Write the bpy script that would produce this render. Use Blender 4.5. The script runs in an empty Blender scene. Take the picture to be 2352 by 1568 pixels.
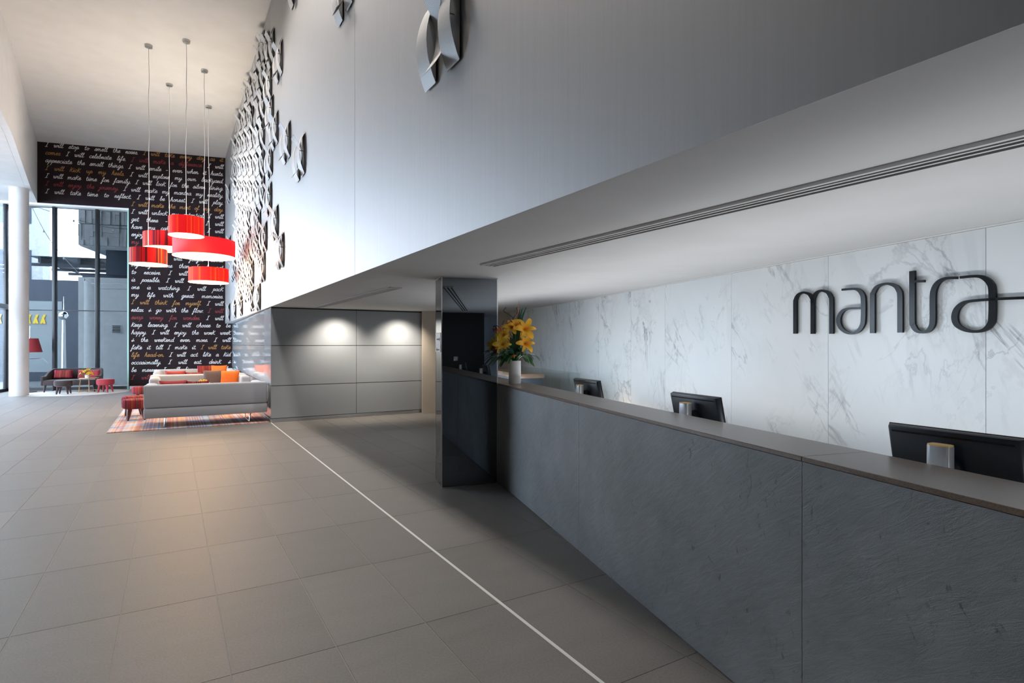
import bpy, bmesh, math, random
from mathutils import Vector, Matrix
R = math.radians
PI = math.pi
random.seed(7)
sc = bpy.context.scene
C = sc.collection

# ------------------------------------------------------------ frames
F = 1306.7                       # focal length in pixels of the 2352 px frame (20 mm on 36 mm)
EYE = 1.6
AA = math.atan2(.5142, .8577)    # lobby grid  (x = u, y = t)
AB = math.atan2(.2954, .9554)    # reception grid (x = u, y = v)
def W(ang, x, y, z=0.0):
    return Vector((math.cos(ang)*x - math.sin(ang)*y, math.sin(ang)*x + math.cos(ang)*y, z))
HI = 8.5      # lobby ceiling
LO = 2.36     # low ceiling
BK = 1.728    # bulkhead face (lobby grid u)
FW = 23.3     # feature wall face (reception grid v)
HD = 6.42     # window head / soffit height

# ------------------------------------------------------------ camera, world, light, exposure
cam_d = bpy.data.cameras.new('camera'); cam = bpy.data.objects.new('camera', cam_d); C.objects.link(cam)
cam.location = (0, 0, EYE); cam.rotation_euler = (PI/2, 0, 0)
cam_d.sensor_width = 36; cam_d.lens = 20; cam_d.shift_y = 6/2352
cam_d.clip_start = .05; cam_d.clip_end = 200
sc.camera = cam

wd = bpy.data.worlds.new('sky'); sc.world = wd; wd.use_nodes = True
bg = wd.node_tree.nodes['Background']
bg.inputs[0].default_value = (.72, .84, 1.0, 1); bg.inputs[1].default_value = 10.5

sc.view_settings.view_transform = 'Standard'; sc.view_settings.look = 'None'
sc.view_settings.gamma = 1; sc.view_settings.use_curve_mapping = False
sc.view_settings.exposure = 0.88
sc.cycles.max_bounces = 10; sc.cycles.diffuse_bounces = 5; sc.cycles.glossy_bounces = 5
sc.cycles.transmission_bounces = 8; sc.cycles.transparent_max_bounces = 12
sc.cycles.sample_clamp_indirect = 6; sc.cycles.caustics_reflective = False; sc.cycles.caustics_refractive = False

def light(name, kind, loc, energy, color, target=None, size=.2, size_y=None, spot=None, blend=.5):
    d = bpy.data.lights.new(name, kind); o = bpy.data.objects.new(name, d); C.objects.link(o)
    d.energy = energy; d.color = color; o.location = loc
    if kind == 'AREA':
        d.shape = 'RECTANGLE' if size_y else 'DISK'; d.size = size
        if size_y: d.size_y = size_y
    elif kind in ('SPOT', 'POINT'):
        d.shadow_soft_size = size
        if kind == 'SPOT': d.spot_size = R(spot or 90); d.spot_blend = blend
    if target is not None:
        o.rotation_euler = (Vector(target) - Vector(loc)).to_track_quat('-Z', 'Y').to_euler()
    return o
WARM = (1.0, .92, .84)
# track of warm downlights under the lobby ceiling, in front of the metal wall
for t, en in ((5.0, 300), (7.6, 380), (10.2, 410), (12.6, 400)):
    p = W(AA, .38, t, HI-.12)
    light('lobby_downlight', 'SPOT', p, en, WARM, W(AA, .40, t, 0), size=.4, spot=125, blend=.9)
# downlights in the low ceiling before the grey wall
for u in (3.05, 4.45):
    light('wall_downlight', 'SPOT', W(AA, u, 11.95, LO-.03), 80, (1, .88, .74), W(AA, u, 12.42, 1.1), size=.06, spot=110, blend=1)
# added unseen fill strip behind the counter, brightening the marble
lg = light('marble_fill_strip', 'AREA', W(AB, 2.68, 5.4, .80), 39, (.96, .98, 1.0), size=10, size_y=.22)
zz_ = W(AB, -math.cos(R(70)), 0, -math.sin(R(70))); lg.rotation_euler = Matrix((W(AB, 0, 1), zz_.cross(W(AB, 0, 1)), zz_)).transposed().to_euler()
light('desk_lamp_glow', 'POINT', W(AB, 3.72, 7.35, .62), 1.3, (1, .60, .30), size=.06)

# ------------------------------------------------------------ materials
def mat(name, col, rough=.5, metal=0, spec=.5, emit=None, es=0, coat=0, sheen=0):
    m = bpy.data.materials.new(name); m.use_nodes = True
    b = m.node_tree.nodes['Principled BSDF']
    b.inputs['Base Color'].default_value = (*col, 1); b.inputs['Roughness'].default_value = rough
    b.inputs['Metallic'].default_value = metal; b.inputs['Specular IOR Level'].default_value = spec
    if emit: b.inputs['Emission Color'].default_value = (*emit, 1); b.inputs['Emission Strength'].default_value = es
    if coat: b.inputs['Coat Weight'].default_value = coat; b.inputs['Coat Roughness'].default_value = .03
    if sheen: b.inputs['Sheen Weight'].default_value = sheen
    return m
def N(m, t): return m.node_tree.nodes.new(t)
def L(m, a, b): m.node_tree.links.new(a, b)
def BS(m): return m.node_tree.nodes['Principled BSDF']
def ramp(m, fac, stops, interp='LINEAR'):
    r = N(m, 'ShaderNodeValToRGB'); r.color_ramp.interpolation = interp
    e = r.color_ramp.elements
    while len(e) < len(stops): e.new(.5)
    for i, (p, c) in enumerate(stops): e[i].position = p; e[i].color = (*c, 1)
    L(m, fac, r.inputs[0]); return r.outputs[0]
def noise(m, scale, detail=3, vec=None, stretch=None, rough=.5, dist=0, coord='Object'):
    tc = N(m, 'ShaderNodeTexCoord'); mp = N(m, 'ShaderNodeMapping')
    L(m, vec or tc.outputs[coord], mp.inputs[0])
    if stretch: mp.inputs['Scale'].default_value = stretch
    n = N(m, 'ShaderNodeTexNoise'); n.inputs['Scale'].default_value = scale; n.inputs['Detail'].default_value = detail
    n.inputs['Roughness'].default_value = rough; n.inputs['Distortion'].default_value = dist
    L(m, mp.outputs[0], n.inputs[0]); return n.outputs[0]
def mix(m, fac, a, b, mode='MIX'):
    x = N(m, 'ShaderNodeMix'); x.data_type = 'RGBA'; x.blend_type = mode
    for s, v in ((0, fac), (6, a), (7, b)):
        if hasattr(v, 'links'): L(m, v, x.inputs[s])
        elif s == 0: x.inputs[0].default_value = v
        else: x.inputs[s].default_value = (*v, 1)
    return x.outputs[2]
def bump(m, h, strength=.2, dist=.01):
    b = N(m, 'ShaderNodeBump'); b.inputs['Strength'].default_value = strength; b.inputs['Distance'].default_value = dist
    L(m, h, b.inputs['Height']); L(m, b.outputs[0], BS(m).inputs['Normal'])
def mth(m, op, a, b=None):
    x = N(m, 'ShaderNodeMath'); x.operation = op
    for i, v in enumerate((a, b)):
        if v is None: continue
        if hasattr(v, 'links'): L(m, v, x.inputs[i])
        else: x.inputs[i].default_value = v
    return x.outputs[0]
def noisy(name, c1, c2, scale, rough=.5, stretch=None, bmp=0, bscale=None, metal=0, detail=4, spec=.5, sheen=0, coat=0):
    m = mat(name, c1, rough, metal, spec, sheen=sheen, coat=coat)
    f = noise(m, scale, detail, stretch=stretch)
    L(m, ramp(m, f, [(.35, c1), (.65, c2)]), BS(m).inputs['Base Color'])
    if bmp: bump(m, noise(m, bscale or scale, 3, stretch=stretch), bmp)
    return m

def floor_mat():
    m = mat('floor_tile_stone', (.2, .19, .18), .36, spec=.5)
    f1 = noise(m, 1.1, 5, stretch=(1, 5, 1)); f2 = noise(m, 90, 2)
    base = ramp(m, f1, [(.3, (.195, .187, .18)), (.7, (.25, .24, .231))])
    c = mix(m, .35, base, ramp(m, f2, [(.3, (.13, .12, .11)), (.7, (.26, .245, .23))]))
    oi = N(m, 'ShaderNodeObjectInfo'); gi = N(m, 'ShaderNodeNewGeometry')
    r = mth(m, 'FRACT', mth(m, 'ADD', oi.outputs['Random'], gi.outputs['Random Per Island']))
    c = mix(m, 1.0, c, ramp(m, r, [(0, (.93, .93, .93)), (1, (1.06, 1.05, 1.04))]), 'MULTIPLY')
    L(m, c, BS(m).inputs['Base Color'])
    L(m, mth(m, 'ADD', mth(m, 'MULTIPLY', f1, .2), .38), BS(m).inputs['Roughness'])
    bump(m, f2, .08, .002); return m
def marble_mat():
    m = mat('white_marble', (.8, .83, .85), .32)
    oi = N(m, 'ShaderNodeObjectInfo'); tc = N(m, 'ShaderNodeTexCoord'); va = N(m, 'ShaderNodeVectorMath'); va.operation = 'ADD'
    L(m, tc.outputs['Object'], va.inputs[0])
    cx = N(m, 'ShaderNodeCombineXYZ'); L(m, mth(m, 'MULTIPLY', oi.outputs['Random'], 40), cx.inputs[2]); L(m, cx.outputs[0], va.inputs[1])
    v = va.outputs[0]
    def vein(scale, stretch, w, dist, rot=0):
        mp = N(m, 'ShaderNodeMapping'); L(m, v, mp.inputs[0]); mp.inputs['Rotation'].default_value = (rot, 0, 0)
        n = noise(m, scale, 6, vec=mp.outputs[0], stretch=stretch, rough=.62, dist=dist)
        a = mth(m, 'ABSOLUTE', mth(m, 'SUBTRACT', n, .5))
        r = N(m, 'ShaderNodeMapRange'); r.inputs[1].default_value = 0; r.inputs[2].default_value = w; r.inputs[3].default_value = 1; r.inputs[4].default_value = 0
        L(m, a, r.inputs[0]); return r.outputs[0]
    fade = noise(m, 1.3, 3, vec=v); fd = N(m, 'ShaderNodeMapRange'); fd.inputs[1].default_value = .42; fd.inputs[2].default_value = .68; L(m, fade, fd.inputs[0])
    v1 = mth(m, 'MULTIPLY', vein(.75, (1, 1, .42), .012, .9, .5), fd.outputs[0])
    v2 = mth(m, 'MULTIPLY', vein(2.2, (1, 1, .5), .016, .7, -.4), mth(m, 'MULTIPLY', fd.outputs[0], .55))
    v3 = mth(m, 'MULTIPLY', vein(1.5, (1, 1, .4), .035, .5, .3), mth(m, 'MULTIPLY', fd.outputs[0], .22))
    s = mth(m, 'MINIMUM', mth(m, 'ADD', mth(m, 'ADD', v1, v2), v3), 1)
    cloud = ramp(m, noise(m, .8, 4, vec=v), [(.3, (.70, .76, .79)), (.7, (.80, .84, .86))])
    L(m, mix(m, s, cloud, (.33, .35, .38)), BS(m).inputs['Base Color']); return m
def slate_mat():
    m = mat('grey_slate', (.12, .13, .145), .42)
    f1 = noise(m, 2.2, 6, stretch=(1, 1.0, 1)); f2 = noise(m, 9, 8, stretch=(1, 1.4, .8), rough=.72, dist=1.8); f3 = noise(m, 260, 2)
    c = ramp(m, f1, [(.3, (.175, .185, .192)), (.7, (.25, .262, .270))])
    tc = N(m, 'ShaderNodeTexCoord'); mp = N(m, 'ShaderNodeMapping'); L(m, tc.outputs['Object'], mp.inputs[0]); mp.inputs['Rotation'].default_value = (R(35), 0, 0)
    f4 = noise(m, 7, 7, vec=mp.outputs[0], stretch=(1, .9, 5), rough=.7, dist=.6)
    c = mix(m, 1, c, ramp(m, f4, [(.3, (.88, .88, .88)), (.7, (1.08, 1.08, 1.08))]), 'MULTIPLY')
    c = mix(m, ramp(m, f2, [(.30, (1, 1, 1)), (.40, (0, 0, 0))]), c, (.085, .09, .095))
    c = mix(m, ramp(m, f3, [(.74, (0, 0, 0)), (.8, (.5, .5, .5))]), c, (.45, .5, .55))
    L(m, c, BS(m).inputs['Base Color'])
    L(m, mth(m, 'ADD', mth(m, 'MULTIPLY', f2, .3), .3), BS(m).inputs['Roughness'])
    bump(m, mth(m, 'ADD', mth(m, 'ADD', mth(m, 'MULTIPLY', f2, .35), f4), mth(m, 'MULTIPLY', f3, .2)), .45, .006); return m
def metal_mat():
    m = mat('brushed_metal_panel', (.52, .53, .54), .42, 1)
    f = noise(m, 60, 4, stretch=(1, 1, .02))
    L(m, ramp(m, f, [(.3, (.43, .428, .426)), (.7, (.46, .458, .456))]), BS(m).inputs['Base Color'])
    L(m, mth(m, 'ADD', mth(m, 'MULTIPLY', f, .05), .52), BS(m).inputs['Roughness'])
    return m
def stripes_mat(name, cols, n, axis=0, angle=False, rough=.85, emis=0, zig=False):
    m = mat(name, cols[0], rough, spec=.2)
    tc = N(m, 'ShaderNodeTexCoord'); s = N(m, 'ShaderNodeSeparateXYZ'); L(m, tc.outputs['Object'], s.inputs[0])
    if angle: v = mth(m, 'MULTIPLY', mth(m, 'ARCTAN2', s.outputs[1], s.outputs[0]), n/(2*PI))
    else: v = mth(m, 'MULTIPLY', s.outputs[axis], n)
    if zig:
        z = mth(m, 'PINGPONG', mth(m, 'MULTIPLY', s.outputs[2], 40), 1)
        v = mth(m, 'ADD', v, mth(m, 'MULTIPLY', z, .5))
    w = N(m, 'ShaderNodeTexWhiteNoise'); w.noise_dimensions = '1D'; L(m, mth(m, 'FLOOR', v), w.inputs['W'])
    k = len(cols)
    c = ramp(m, w.outputs['Value'], [(i/k, cols[i]) for i in range(k)], 'CONSTANT')
    L(m, c, BS(m).inputs['Base Color'])
    if emis:
        L(m, c, BS(m).inputs['Emission Color']); BS(m).inputs['Emission Strength'].default_value = emis
    return m
def glass_mat(name, tint, gl=.9, ior=1.5):
    m = bpy.data.materials.new(name); m.use_nodes = True; nt = m.node_tree; nt.nodes.clear()
    o = N(m, 'ShaderNodeOutputMaterial'); tr = N(m, 'ShaderNodeBsdfTransparent'); g = N(m, 'ShaderNodeBsdfGlossy'); mx = N(m, 'ShaderNodeMixShader'); fr = N(m, 'ShaderNodeFresnel')
    tr.inputs[0].default_value = (*tint, 1); g.inputs[0].default_value = (gl, gl, gl, 1); g.inputs['Roughness'].default_value = .01
    fr.inputs[0].default_value = ior
    ge = N(m, 'ShaderNodeNewGeometry'); L(m, mth(m, 'MULTIPLY', fr.outputs[0], mth(m, 'SUBTRACT', 1.0, ge.outputs['Backfacing'])), mx.inputs[0]); L(m, tr.outputs[0], mx.inputs[1]); L(m, g.outputs[0], mx.inputs[2]); L(m, mx.outputs[0], o.inputs[0]); return m

M = {}
M['tile'] = floor_mat()
M['grout'] = mat('pale_grout', (.35, .34, .325), .8)
M['white'] = noisy('white_plaster', (.66, .65, .64), (.70, .69, .68), 3, .85)
M['ceil'] = noisy('ceiling_plaster', (.60, .59, .58), (.63, .62, .61), 2, .9)
M['lowceil'] = noisy('low_ceiling_plaster', (.62, .62, .625), (.65, .65, .655), 2, .9)
M['darkgrey'] = mat('dark_grey_paint', (.10, .10, .105), .8)
M['trimwhite'] = mat('white_trim', (.8, .8, .79), .4)
M['metal'] = metal_mat()
M['marble'] = marble_mat()
M['slate'] = slate_mat()
M['top'] = noisy('taupe_stone_top', (.155, .108, .076), (.20, .145, .105), 160, .28, detail=2)
M['greyglass'] = mat('grey_back_painted_glass', (.365, .395, .425), .14, coat=.3)
M['sideglass'] = mat('grey_mirror_gloss_glass', (.42, .46, .49), .05, coat=.15, spec=.45)
M['joint'] = mat('dark_joint', (.03, .03, .035), .6)
M['skirt'] = mat('satin_aluminium', (.5, .51, .52), .3, .8)
M['text_bg'] = noisy('dark_aubergine_print', (.017, .010, .012), (.021, .013, .015), 2, .8, spec=.15)
M['ink_w'] = mat('white_ink', (.66, .66, .64), .6)
M['ink_o'] = mat('ochre_ink', (.38, .19, .045), .6)
M['ink_r'] = mat('dark_red_ink', (.23, .02, .025), .6)
M['mirror'] = mat('dark_mirror_glass', (.20, .225, .25), .015, 1)
M['chrome'] = mat('chrome', (.85, .86, .87), .12, 1)
M['black'] = mat('gloss_black', (.004, .004, .005), .22, spec=.25)
M['frame'] = mat('black_powder_coat', (.012, .014, .018), .35)
M['glass'] = glass_mat('window_glass', (.95, .975, .99))
M['tintglass'] = glass_mat('tinted_window_glass', (.50, .515, .525), 0)
M['clearglass'] = glass_mat('balustrade_glass', (.93, .975, .98))
M['edge'] = mat('green_glass_edge', (.35, .62, .55), .2)
M['sofa'] = noisy('light_grey_wool', (.41, .43, .475), (.49, .51, .56), 220, .95, bmp=.15, sheen=.2)
M['brownfab'] = noisy('dark_brown_fabric', (.035, .022, .024), (.05, .033, .034), 150, .9, sheen=.2)
M['redfab'] = noisy('crimson_fabric', (.30, .022, .035), (.38, .035, .05), 150, .9, sheen=.2)
M['redpil'] = noisy('coral_red_fabric', (.42, .05, .055), (.48, .07, .075), 120, .9)
M['orange'] = noisy('orange_fabric', (.72, .13, .008), (.78, .16, .012), 90, .85)
M['greybrown'] = noisy('grey_brown_fabric', (.12, .085, .08), (.16, .115, .11), 90, .85)
SC = [(.30, .02, .03), (.06, .015, .02), (.27, .045, .03), (.24, .015, .07), (.25, .08, .04), (.22, .02, .02), (.11, .02, .035), (.34, .035, .035)]
M['stripe'] = stripes_mat('red_striped_fabric', SC, 60, 0)
M['stripez'] = stripes_mat('red_zigzag_striped_fabric', SC, 62, 0, zig=True)
M['woodleg'] = noisy('dark_red_wood', (.10, .022, .016), (.15, .035, .025), 12, .45, stretch=(1, 1, .1))
M['oak'] = noisy('pale_oak', (.42, .27, .13), (.5, .33, .17), 10, .45, stretch=(1, 1, .1))
M['rugwhite'] = noisy('off_white_carpet', (.60, .58, .55), (.68, .66, .63), 60, .95, bmp=.2)
RS1 = [(.62, .006, .006), (.72, .045, .008), (.55, .005, .008), (.66, .012, .006), (.60, .006, .012), (.70, .022, .008)]
def shade_mat(name, cols, n, e, zig=False): return stripes_mat(name, cols, n, angle=True, rough=.7, emis=e, zig=zig)
M['sh_dark'] = shade_mat('dark_red_striped_shade', [(.42, .004, .006), (.05, .003, .005), (.50, .006, .006), (.42, .07, .012), (.10, .004, .008), (.46, .005, .006), (.30, .004, .010)], 110, .28)
M['sh_red'] = shade_mat('orange_red_striped_shade', RS1, 80, .50)
M['sh_zig'] = shade_mat('zigzag_red_shade', RS1, 80, .40, True)
M['sh_plain'] = mat('plain_scarlet_shade', (.55, .003, .010), .7, emit=(.70, .004, .010), es=.55)
M['shade_in'] = mat('glowing_shade_diffuser', (.9, .8, .6), .6, emit=(1, .78, .50), es=1.5)
M['cord'] = mat('white_twisted_cord', (.78, .76, .72), .4)
M['conc'] = noisy('grey_render', (.54, .58, .59), (.60, .64, .65), 4, .85)
M['ext_dark'] = noisy('dark_blue_facade', (.022, .034, .055), (.03, .045, .07), 2, .4)
M['ext_pale'] = mat('pale_panel', (.26, .30, .31), .6)
M['canopyblue'] = mat('dark_blue_canopy_glass', (.05, .085, .12), .2)
M['clad'] = noisy('split_stone_cladding', (.36, .38, .39), (.44, .46, .47), 6, .9)
M['steel'] = mat('dark_steel', (.03, .045, .065), .5)
M['street'] = noisy('asphalt', (.10, .11, .12), (.13, .14, .15), 8, .9)
M['yellow'] = mat('yellow_paint', (.7, .5, .03), .5)
M['lampred'] = mat('dark_red_lamp_shade', (.28, .02, .03), .8)
M['darkwall'] = mat('black_wall_paint', (.006, .007, .009), .5)
M['beige'] = noisy('beige_plaster', (.52, .46, .39), (.55, .49, .42), 2, .9)
M['ceramic'] = mat('white_ceramic', (.90, .90, .90), .25)
M['leaf'] = noisy('leaf_green', (.03, .12, .02), (.07, .22, .04), 30, .45)
M['leaf2'] = noisy('leaf_deep_green', (.012, .06, .035), (.02, .10, .06), 30, .4)
M['lily'] = noisy('yellow_lily_petal', (.80, .48, .03), (.88, .62, .06), 20, .55)
M['lily2'] = noisy('amber_lily_petal', (.88, .42, .012), (.93, .52, .03), 20, .55)
M['orangefl'] = mat('orange_blossom', (.75, .16, .02), .6)
M['twig'] = mat('dark_twig', (.03, .045, .025), .6)
M['spike'] = mat('salmon_spike_leaf', (.55, .22, .14), .5)
M['monitor'] = noisy('black_plastic', (.010, .016, .024), (.013, .02, .03), 200, .35)
M['alu'] = mat('silver_plastic', (.55, .57, .60), .3, .4)
M['cap_lit'] = mat('warm_lit_cap', (.95, .62, .27), .5)  # warm light on the monitor post tops, put into the colour
M['bulb'] = mat('bulb_glass', (.8, .8, .75), .2)
def perf_mat():
    m = mat('perforated_steel', (.60, .61, .62), .5, .3)
    tc = N(m, 'ShaderNodeTexCoord'); mp = N(m, 'ShaderNodeMapping'); L(m, tc.outputs['Object'], mp.inputs[0]); mp.inputs['Scale'].default_value = (0, 1, 1)
    v = N(m, 'ShaderNodeTexVoronoi'); v.inputs['Scale'].default_value = 120; v.inputs['Randomness'].default_value = 0; L(m, mp.outputs[0], v.inputs[0])
    f = ramp(m, v.outputs['Distance'], [(.22, (.13, .13, .13)), (.30, (.68, .675, .67))])
    L(m, f, BS(m).inputs['Base Color']); return m
M['perf'] = perf_mat()
M['strip_in'] = mat('satin_steel_back', (.30, .30, .30), .35, 1)
def rug_mat():
    m = mat('multicolour_striped_rug', (.4, .3, .3), .95, spec=.1)
    tc = N(m, 'ShaderNodeTexCoord'); s = N(m, 'ShaderNodeSeparateXYZ'); L(m, tc.outputs['Object'], s.inputs[0])
    w = N(m, 'ShaderNodeTexWhiteNoise'); w.noise_dimensions = '1D'; L(m, mth(m, 'FLOOR', mth(m, 'MULTIPLY', s.outputs[0], 42)), w.inputs['W'])
    c1 = ramp(m, w.outputs['Value'], [(0, (.50, .07, .08)), (.17, (.55, .55, .60)), (.34, (.30, .12, .22)), (.5, (.62, .30, .14)), (.66, (.42, .42, .55)), (.83, (.60, .42, .38))], 'CONSTANT')
    n = noise(m, .9, 3, stretch=(1.2, 2.2, 1))
    c2 = ramp(m, n, [(.34, (.10, .22, .36)), (.46, (.42, .52, .60)), (.54, (.60, .28, .08)), (.66, (.66, .60, .62))])
    L(m, mix(m, .52, c1, c2), BS(m).inputs['Base Color']); return m
M['rug'] = rug_mat()

# ------------------------------------------------------------ mesh helpers
class MB:
    def __init__(s): s.v = []; s.f = []
    def add(s, vs, fs):
        k = len(s.v); s.v += [tuple(x) for x in vs]; s.f += [tuple(i+k for i in f) for f in fs]; return s
    def box(s, x0, x1, y0, y1, z0, z1):
        vs = [(x, y, z) for z in (z0, z1) for x, y in ((x0, y0), (x1, y0), (x1, y1), (x0, y1))]
        return s.add(vs, [(3, 2, 1, 0), (4, 5, 6, 7), (0, 1, 5, 4), (1, 2, 6, 5), (2, 3, 7, 6), (3, 0, 4, 7)])
    def prism(s, pts, z0, z1):
        n = len(pts); vs = [(x, y, z0) for x, y in pts] + [(x, y, z1) for x, y in pts]
        return s.add(vs, [tuple(range(n-1, -1, -1)), tuple(range(n, 2*n))] + [(i, (i+1) % n, n+(i+1) % n, n+i) for i in range(n)])
    def tube(s, pts, r, n=8, caps=True):
        pts = [Vector(p) for p in pts]; rs = r if isinstance(r, (list, tuple)) else [r]*len(pts)
        up = None; vs = []; fs = []
        for i, p in enumerate(pts):
            d = (pts[min(i+1, len(pts)-1)] - pts[max(i-1, 0)]).normalized()
            if up is None: up = d.orthogonal().normalized()
            up = (up - d*up.dot(d)).normalized(); sd = d.cross(up)
            for k in range(n):
                a = 2*PI*k/n; vs.append(p + (up*math.cos(a) + sd*math.sin(a))*rs[i])
        for i in range(len(pts)-1):
            for k in range(n): fs.append((i*n+k, i*n+(k+1) % n, (i+1)*n+(k+1) % n, (i+1)*n+k))
        if caps: fs += [tuple(range(n-1, -1, -1)), tuple(range((len(pts)-1)*n, len(pts)*n))]
        return s.add(vs, fs)
    def lathe(s, prof, n=24, cx=0, cy=0):
        vs = []; fs = []
        for r, z in prof:
            for k in range(n): a = 2*PI*k/n; vs.append((cx+r*math.cos(a), cy+r*math.sin(a), z))
        for i in range(len(prof)-1):
            for k in range(n): fs.append((i*n+k, i*n+(k+1) % n, (i+1)*n+(k+1) % n, (i+1)*n+k))
        if prof[0][0] > 1e-6: fs.append(tuple(range(n-1, -1, -1)))
        if prof[-1][0] > 1e-6: fs.append(tuple(range((len(prof)-1)*n, len(prof)*n)))
        return s.add(vs, fs)
    def sheet(s, rows):
        n = len(rows[0]); vs = [p for r in rows for p in r]
        return s.add(vs, [(i*n+k, i*n+k+1, (i+1)*n+k+1, (i+1)*n+k) for i in range(len(rows)-1) for k in range(n-1)])
    def build(s, name, m, parent=None, loc=(0, 0, 0), rz=0, bevel=0, seg=2, smooth=False, solid=0, sub=0, rot=None):
        me = bpy.data.meshes.new(name); me.from_pydata(s.v, [], s.f); me.validate()
        bm = bmesh.new(); bm.from_mesh(me)
        if solid or bevel: bmesh.ops.remove_doubles(bm, verts=bm.verts, dist=1e-6)
        if solid:
            bmesh.ops.solidify(bm, geom=bm.faces[:], thickness=solid)
        bmesh.ops.recalc_face_normals(bm, faces=bm.faces)
        if bevel:
            es = [e for e in bm.edges if len(e.link_faces) == 2 and e.calc_face_angle(0) > R(35)]
            bmesh.ops.bevel(bm, geom=es, offset=bevel, segments=seg, affect='EDGES', profile=.5)
        bm.to_mesh(me); bm.free()
        me.materials.append(m if isinstance(m, bpy.types.Material) else M[m])
        if smooth or bevel:
            me.shade_smooth()
            try: me.set_sharp_from_angle(angle=R(40))
            except Exception: pass
        o = bpy.data.objects.new(name, me); C.objects.link(o); o.parent = parent
        o.location = loc; o.rotation_euler = rot or (0, 0, rz)
        return o
def struct(o, label=None, kind='structure'):
    o['kind'] = kind
    if label: o['label'] = label
    return o
def tag(o, label, cat, group=None, kind=None):
    o['label'] = label; o['category'] = cat
    if group: o['group'] = group
    if kind: o['kind'] = kind
    return o
def empty(name, loc, rz=0, label=None, cat=None, group=None):
    o = bpy.data.objects.new(name, None); C.objects.link(o); o.location = loc; o.rotation_euler = (0, 0, rz); o.empty_display_size = .1
    if label: tag(o, label, cat, group)
    return o
def sroot(name, label=None, rz=0):
    o = bpy.data.objects.new(name, None); C.objects.link(o); o.rotation_euler = (0, 0, rz); return struct(o, label)
KIDS = {}
def copy_tree(o, loc, rz, label=None):
    r = o.copy(); C.objects.link(r); r.location = loc; r.rotation_euler = (0, 0, rz)
    if label: r['label'] = label
    for ch in o.children:
        c = ch.copy(); C.objects.link(c); c.parent = r
        for g in ch.children:
            d = g.copy(); C.objects.link(d); d.parent = c
    return r
def spline(pts, n=6):
    pts = [Vector(p) for p in pts]; out = []
    for i in range(len(pts)-1):
        p0 = pts[max(i-1, 0)]; p1 = pts[i]; p2 = pts[i+1]; p3 = pts[min(i+2, len(pts)-1)]
        for k in range(n):
            t = k/n
            out.append(.5*((2*p1) + (p2-p0)*t + (2*p0-5*p1+4*p2-p3)*t*t + (3*p1-p0-3*p2+p3)*t**3))
    out.append(pts[-1]); return out

# ============================================================ STRUCTURE
# room outline in world XY (for keeping tiles inside)
room = [(-17.1, 19.25), (-12.9, 9.5), (-10.6, 5.0), (-9.6, 0), (-9.6, -6)] + [tuple(W(AB, 4.0, v)[:2]) for v in (-5, 13)] + [tuple(W(AB, -1.0, FW)[:2]), tuple(W(AB, -10.7, FW+.3)[:2])]
def inside(x, y):
    c = False; n = len(room)
    for i in range(n):
        x1, y1 = room[i]; x2, y2 = room[i-1]
        if (y1 > y) != (y2 > y) and x < (x2-x1)*(y-y1)/(y2-y1)+x1: c = not c
    return c
TW, TL, G = .503, 1.02, .006
floor = sroot('floor', 'grey stone tiled lobby floor', AA)
MB().box(-17, 13, -8, 27, -.12, -.003).build('grout_bed', 'grout', floor)
tiles = []
for i in range(-34, 26):
    u0 = 1.758 + .503*i
    for j in range(-8, 26):
        t0 = TL*j; p = W(AA, u0+TW/2, t0+TL/2)
        if not inside(p.x, p.y): continue
        vis = 0
        if p.y > .6 and abs(p.x/p.y) < 1.0 and p.x*math.cos(AB)+p.y*math.sin(AB) < 1.85: vis = 1/(p.x**2+p.y**2)
        tiles.append((vis, u0, t0))
tiles.sort(reverse=True)
tm = MB().box(G/2, TW-G/2, G/3, TL-G/3, -.01, 0)
proto = tm.build('tile', 'tile', floor)
rest = MB()
for k, (vis, u0, t0) in enumerate(tiles):
    if k < 298:
        o = proto if k == 0 else proto.copy()
        if k: C.objects.link(o)
        o.parent = floor; o.location = (u0, t0, 0)
    else: rest.box(u0+G/2, u0+TW-G/2, t0+G/2, t0+TL-G/2, -.01, 0)
struct(rest.build('tiles', 'tile', floor), kind='stuff')
struct(MB().box(1.738, 1.758, -3, 12.47, -.004, .0015).build('trim_1', 'trimwhite', rz=AA), 'pale metal strip inlaid in the floor under the bulkhead edge')

# high ceiling over the lobby, low ceiling over the reception
struct(MB().box(-19, BK+.3, -8, 27, HI, HI+.2).build('ceiling_lobby', 'ceil', rz=AA), 'tall pale ceiling over the lobby')
struct(MB().box(BK+.0026, 13, -8, 25, LO, LO+.12).build('ceiling_reception', 'lowceil', rz=AA), 'low grey ceiling over the reception desk')
# metal-clad bulkhead
bh = sroot('wall_bulkhead', 'satin metal clad bulkhead above the low ceiling', AA)
MB().box(BK+.012, BK+.3, -8, 23.65, LO+.12, HI).build('backing', 'joint', bh)
for a, b in ((-8, -.02), (-.02, 6.23), (6.23, 12.49), (12.49, 18.6), (18.6, 23.6)):
    MB().box(BK, BK+.0024, a+.004, b-.004, LO-.002, HI).build('panel', 'metal', bh)
# grey glass-clad end wall
gw = sroot('wall_grey', 'grey back-painted glass end wall under the low ceiling', AA)
MB().box(BK+.03, 5.285, 12.515, 12.7, 0, LO).build('backing', 'joint', gw)
MB().box(5.26, 5.30, 12.70, 16.19, 0, LO).build('return_panel', 'greyglass', gw)
for a, b in ((BK+.02, 3.5), (3.5, 5.29)):
    for z0, z1 in ((.075, .747), (.747, 1.57), (1.57, LO-.02)):
        MB().box(a+.004, b-.004, 12.49, 12.514, z0+.006, z1-.006).build('panel', 'greyglass', gw)
MB().box(BK+.02, 5.285, 12.475, 12.515, 0, .07).build('skirting', 'skirt', gw, bevel=.004)
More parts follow.
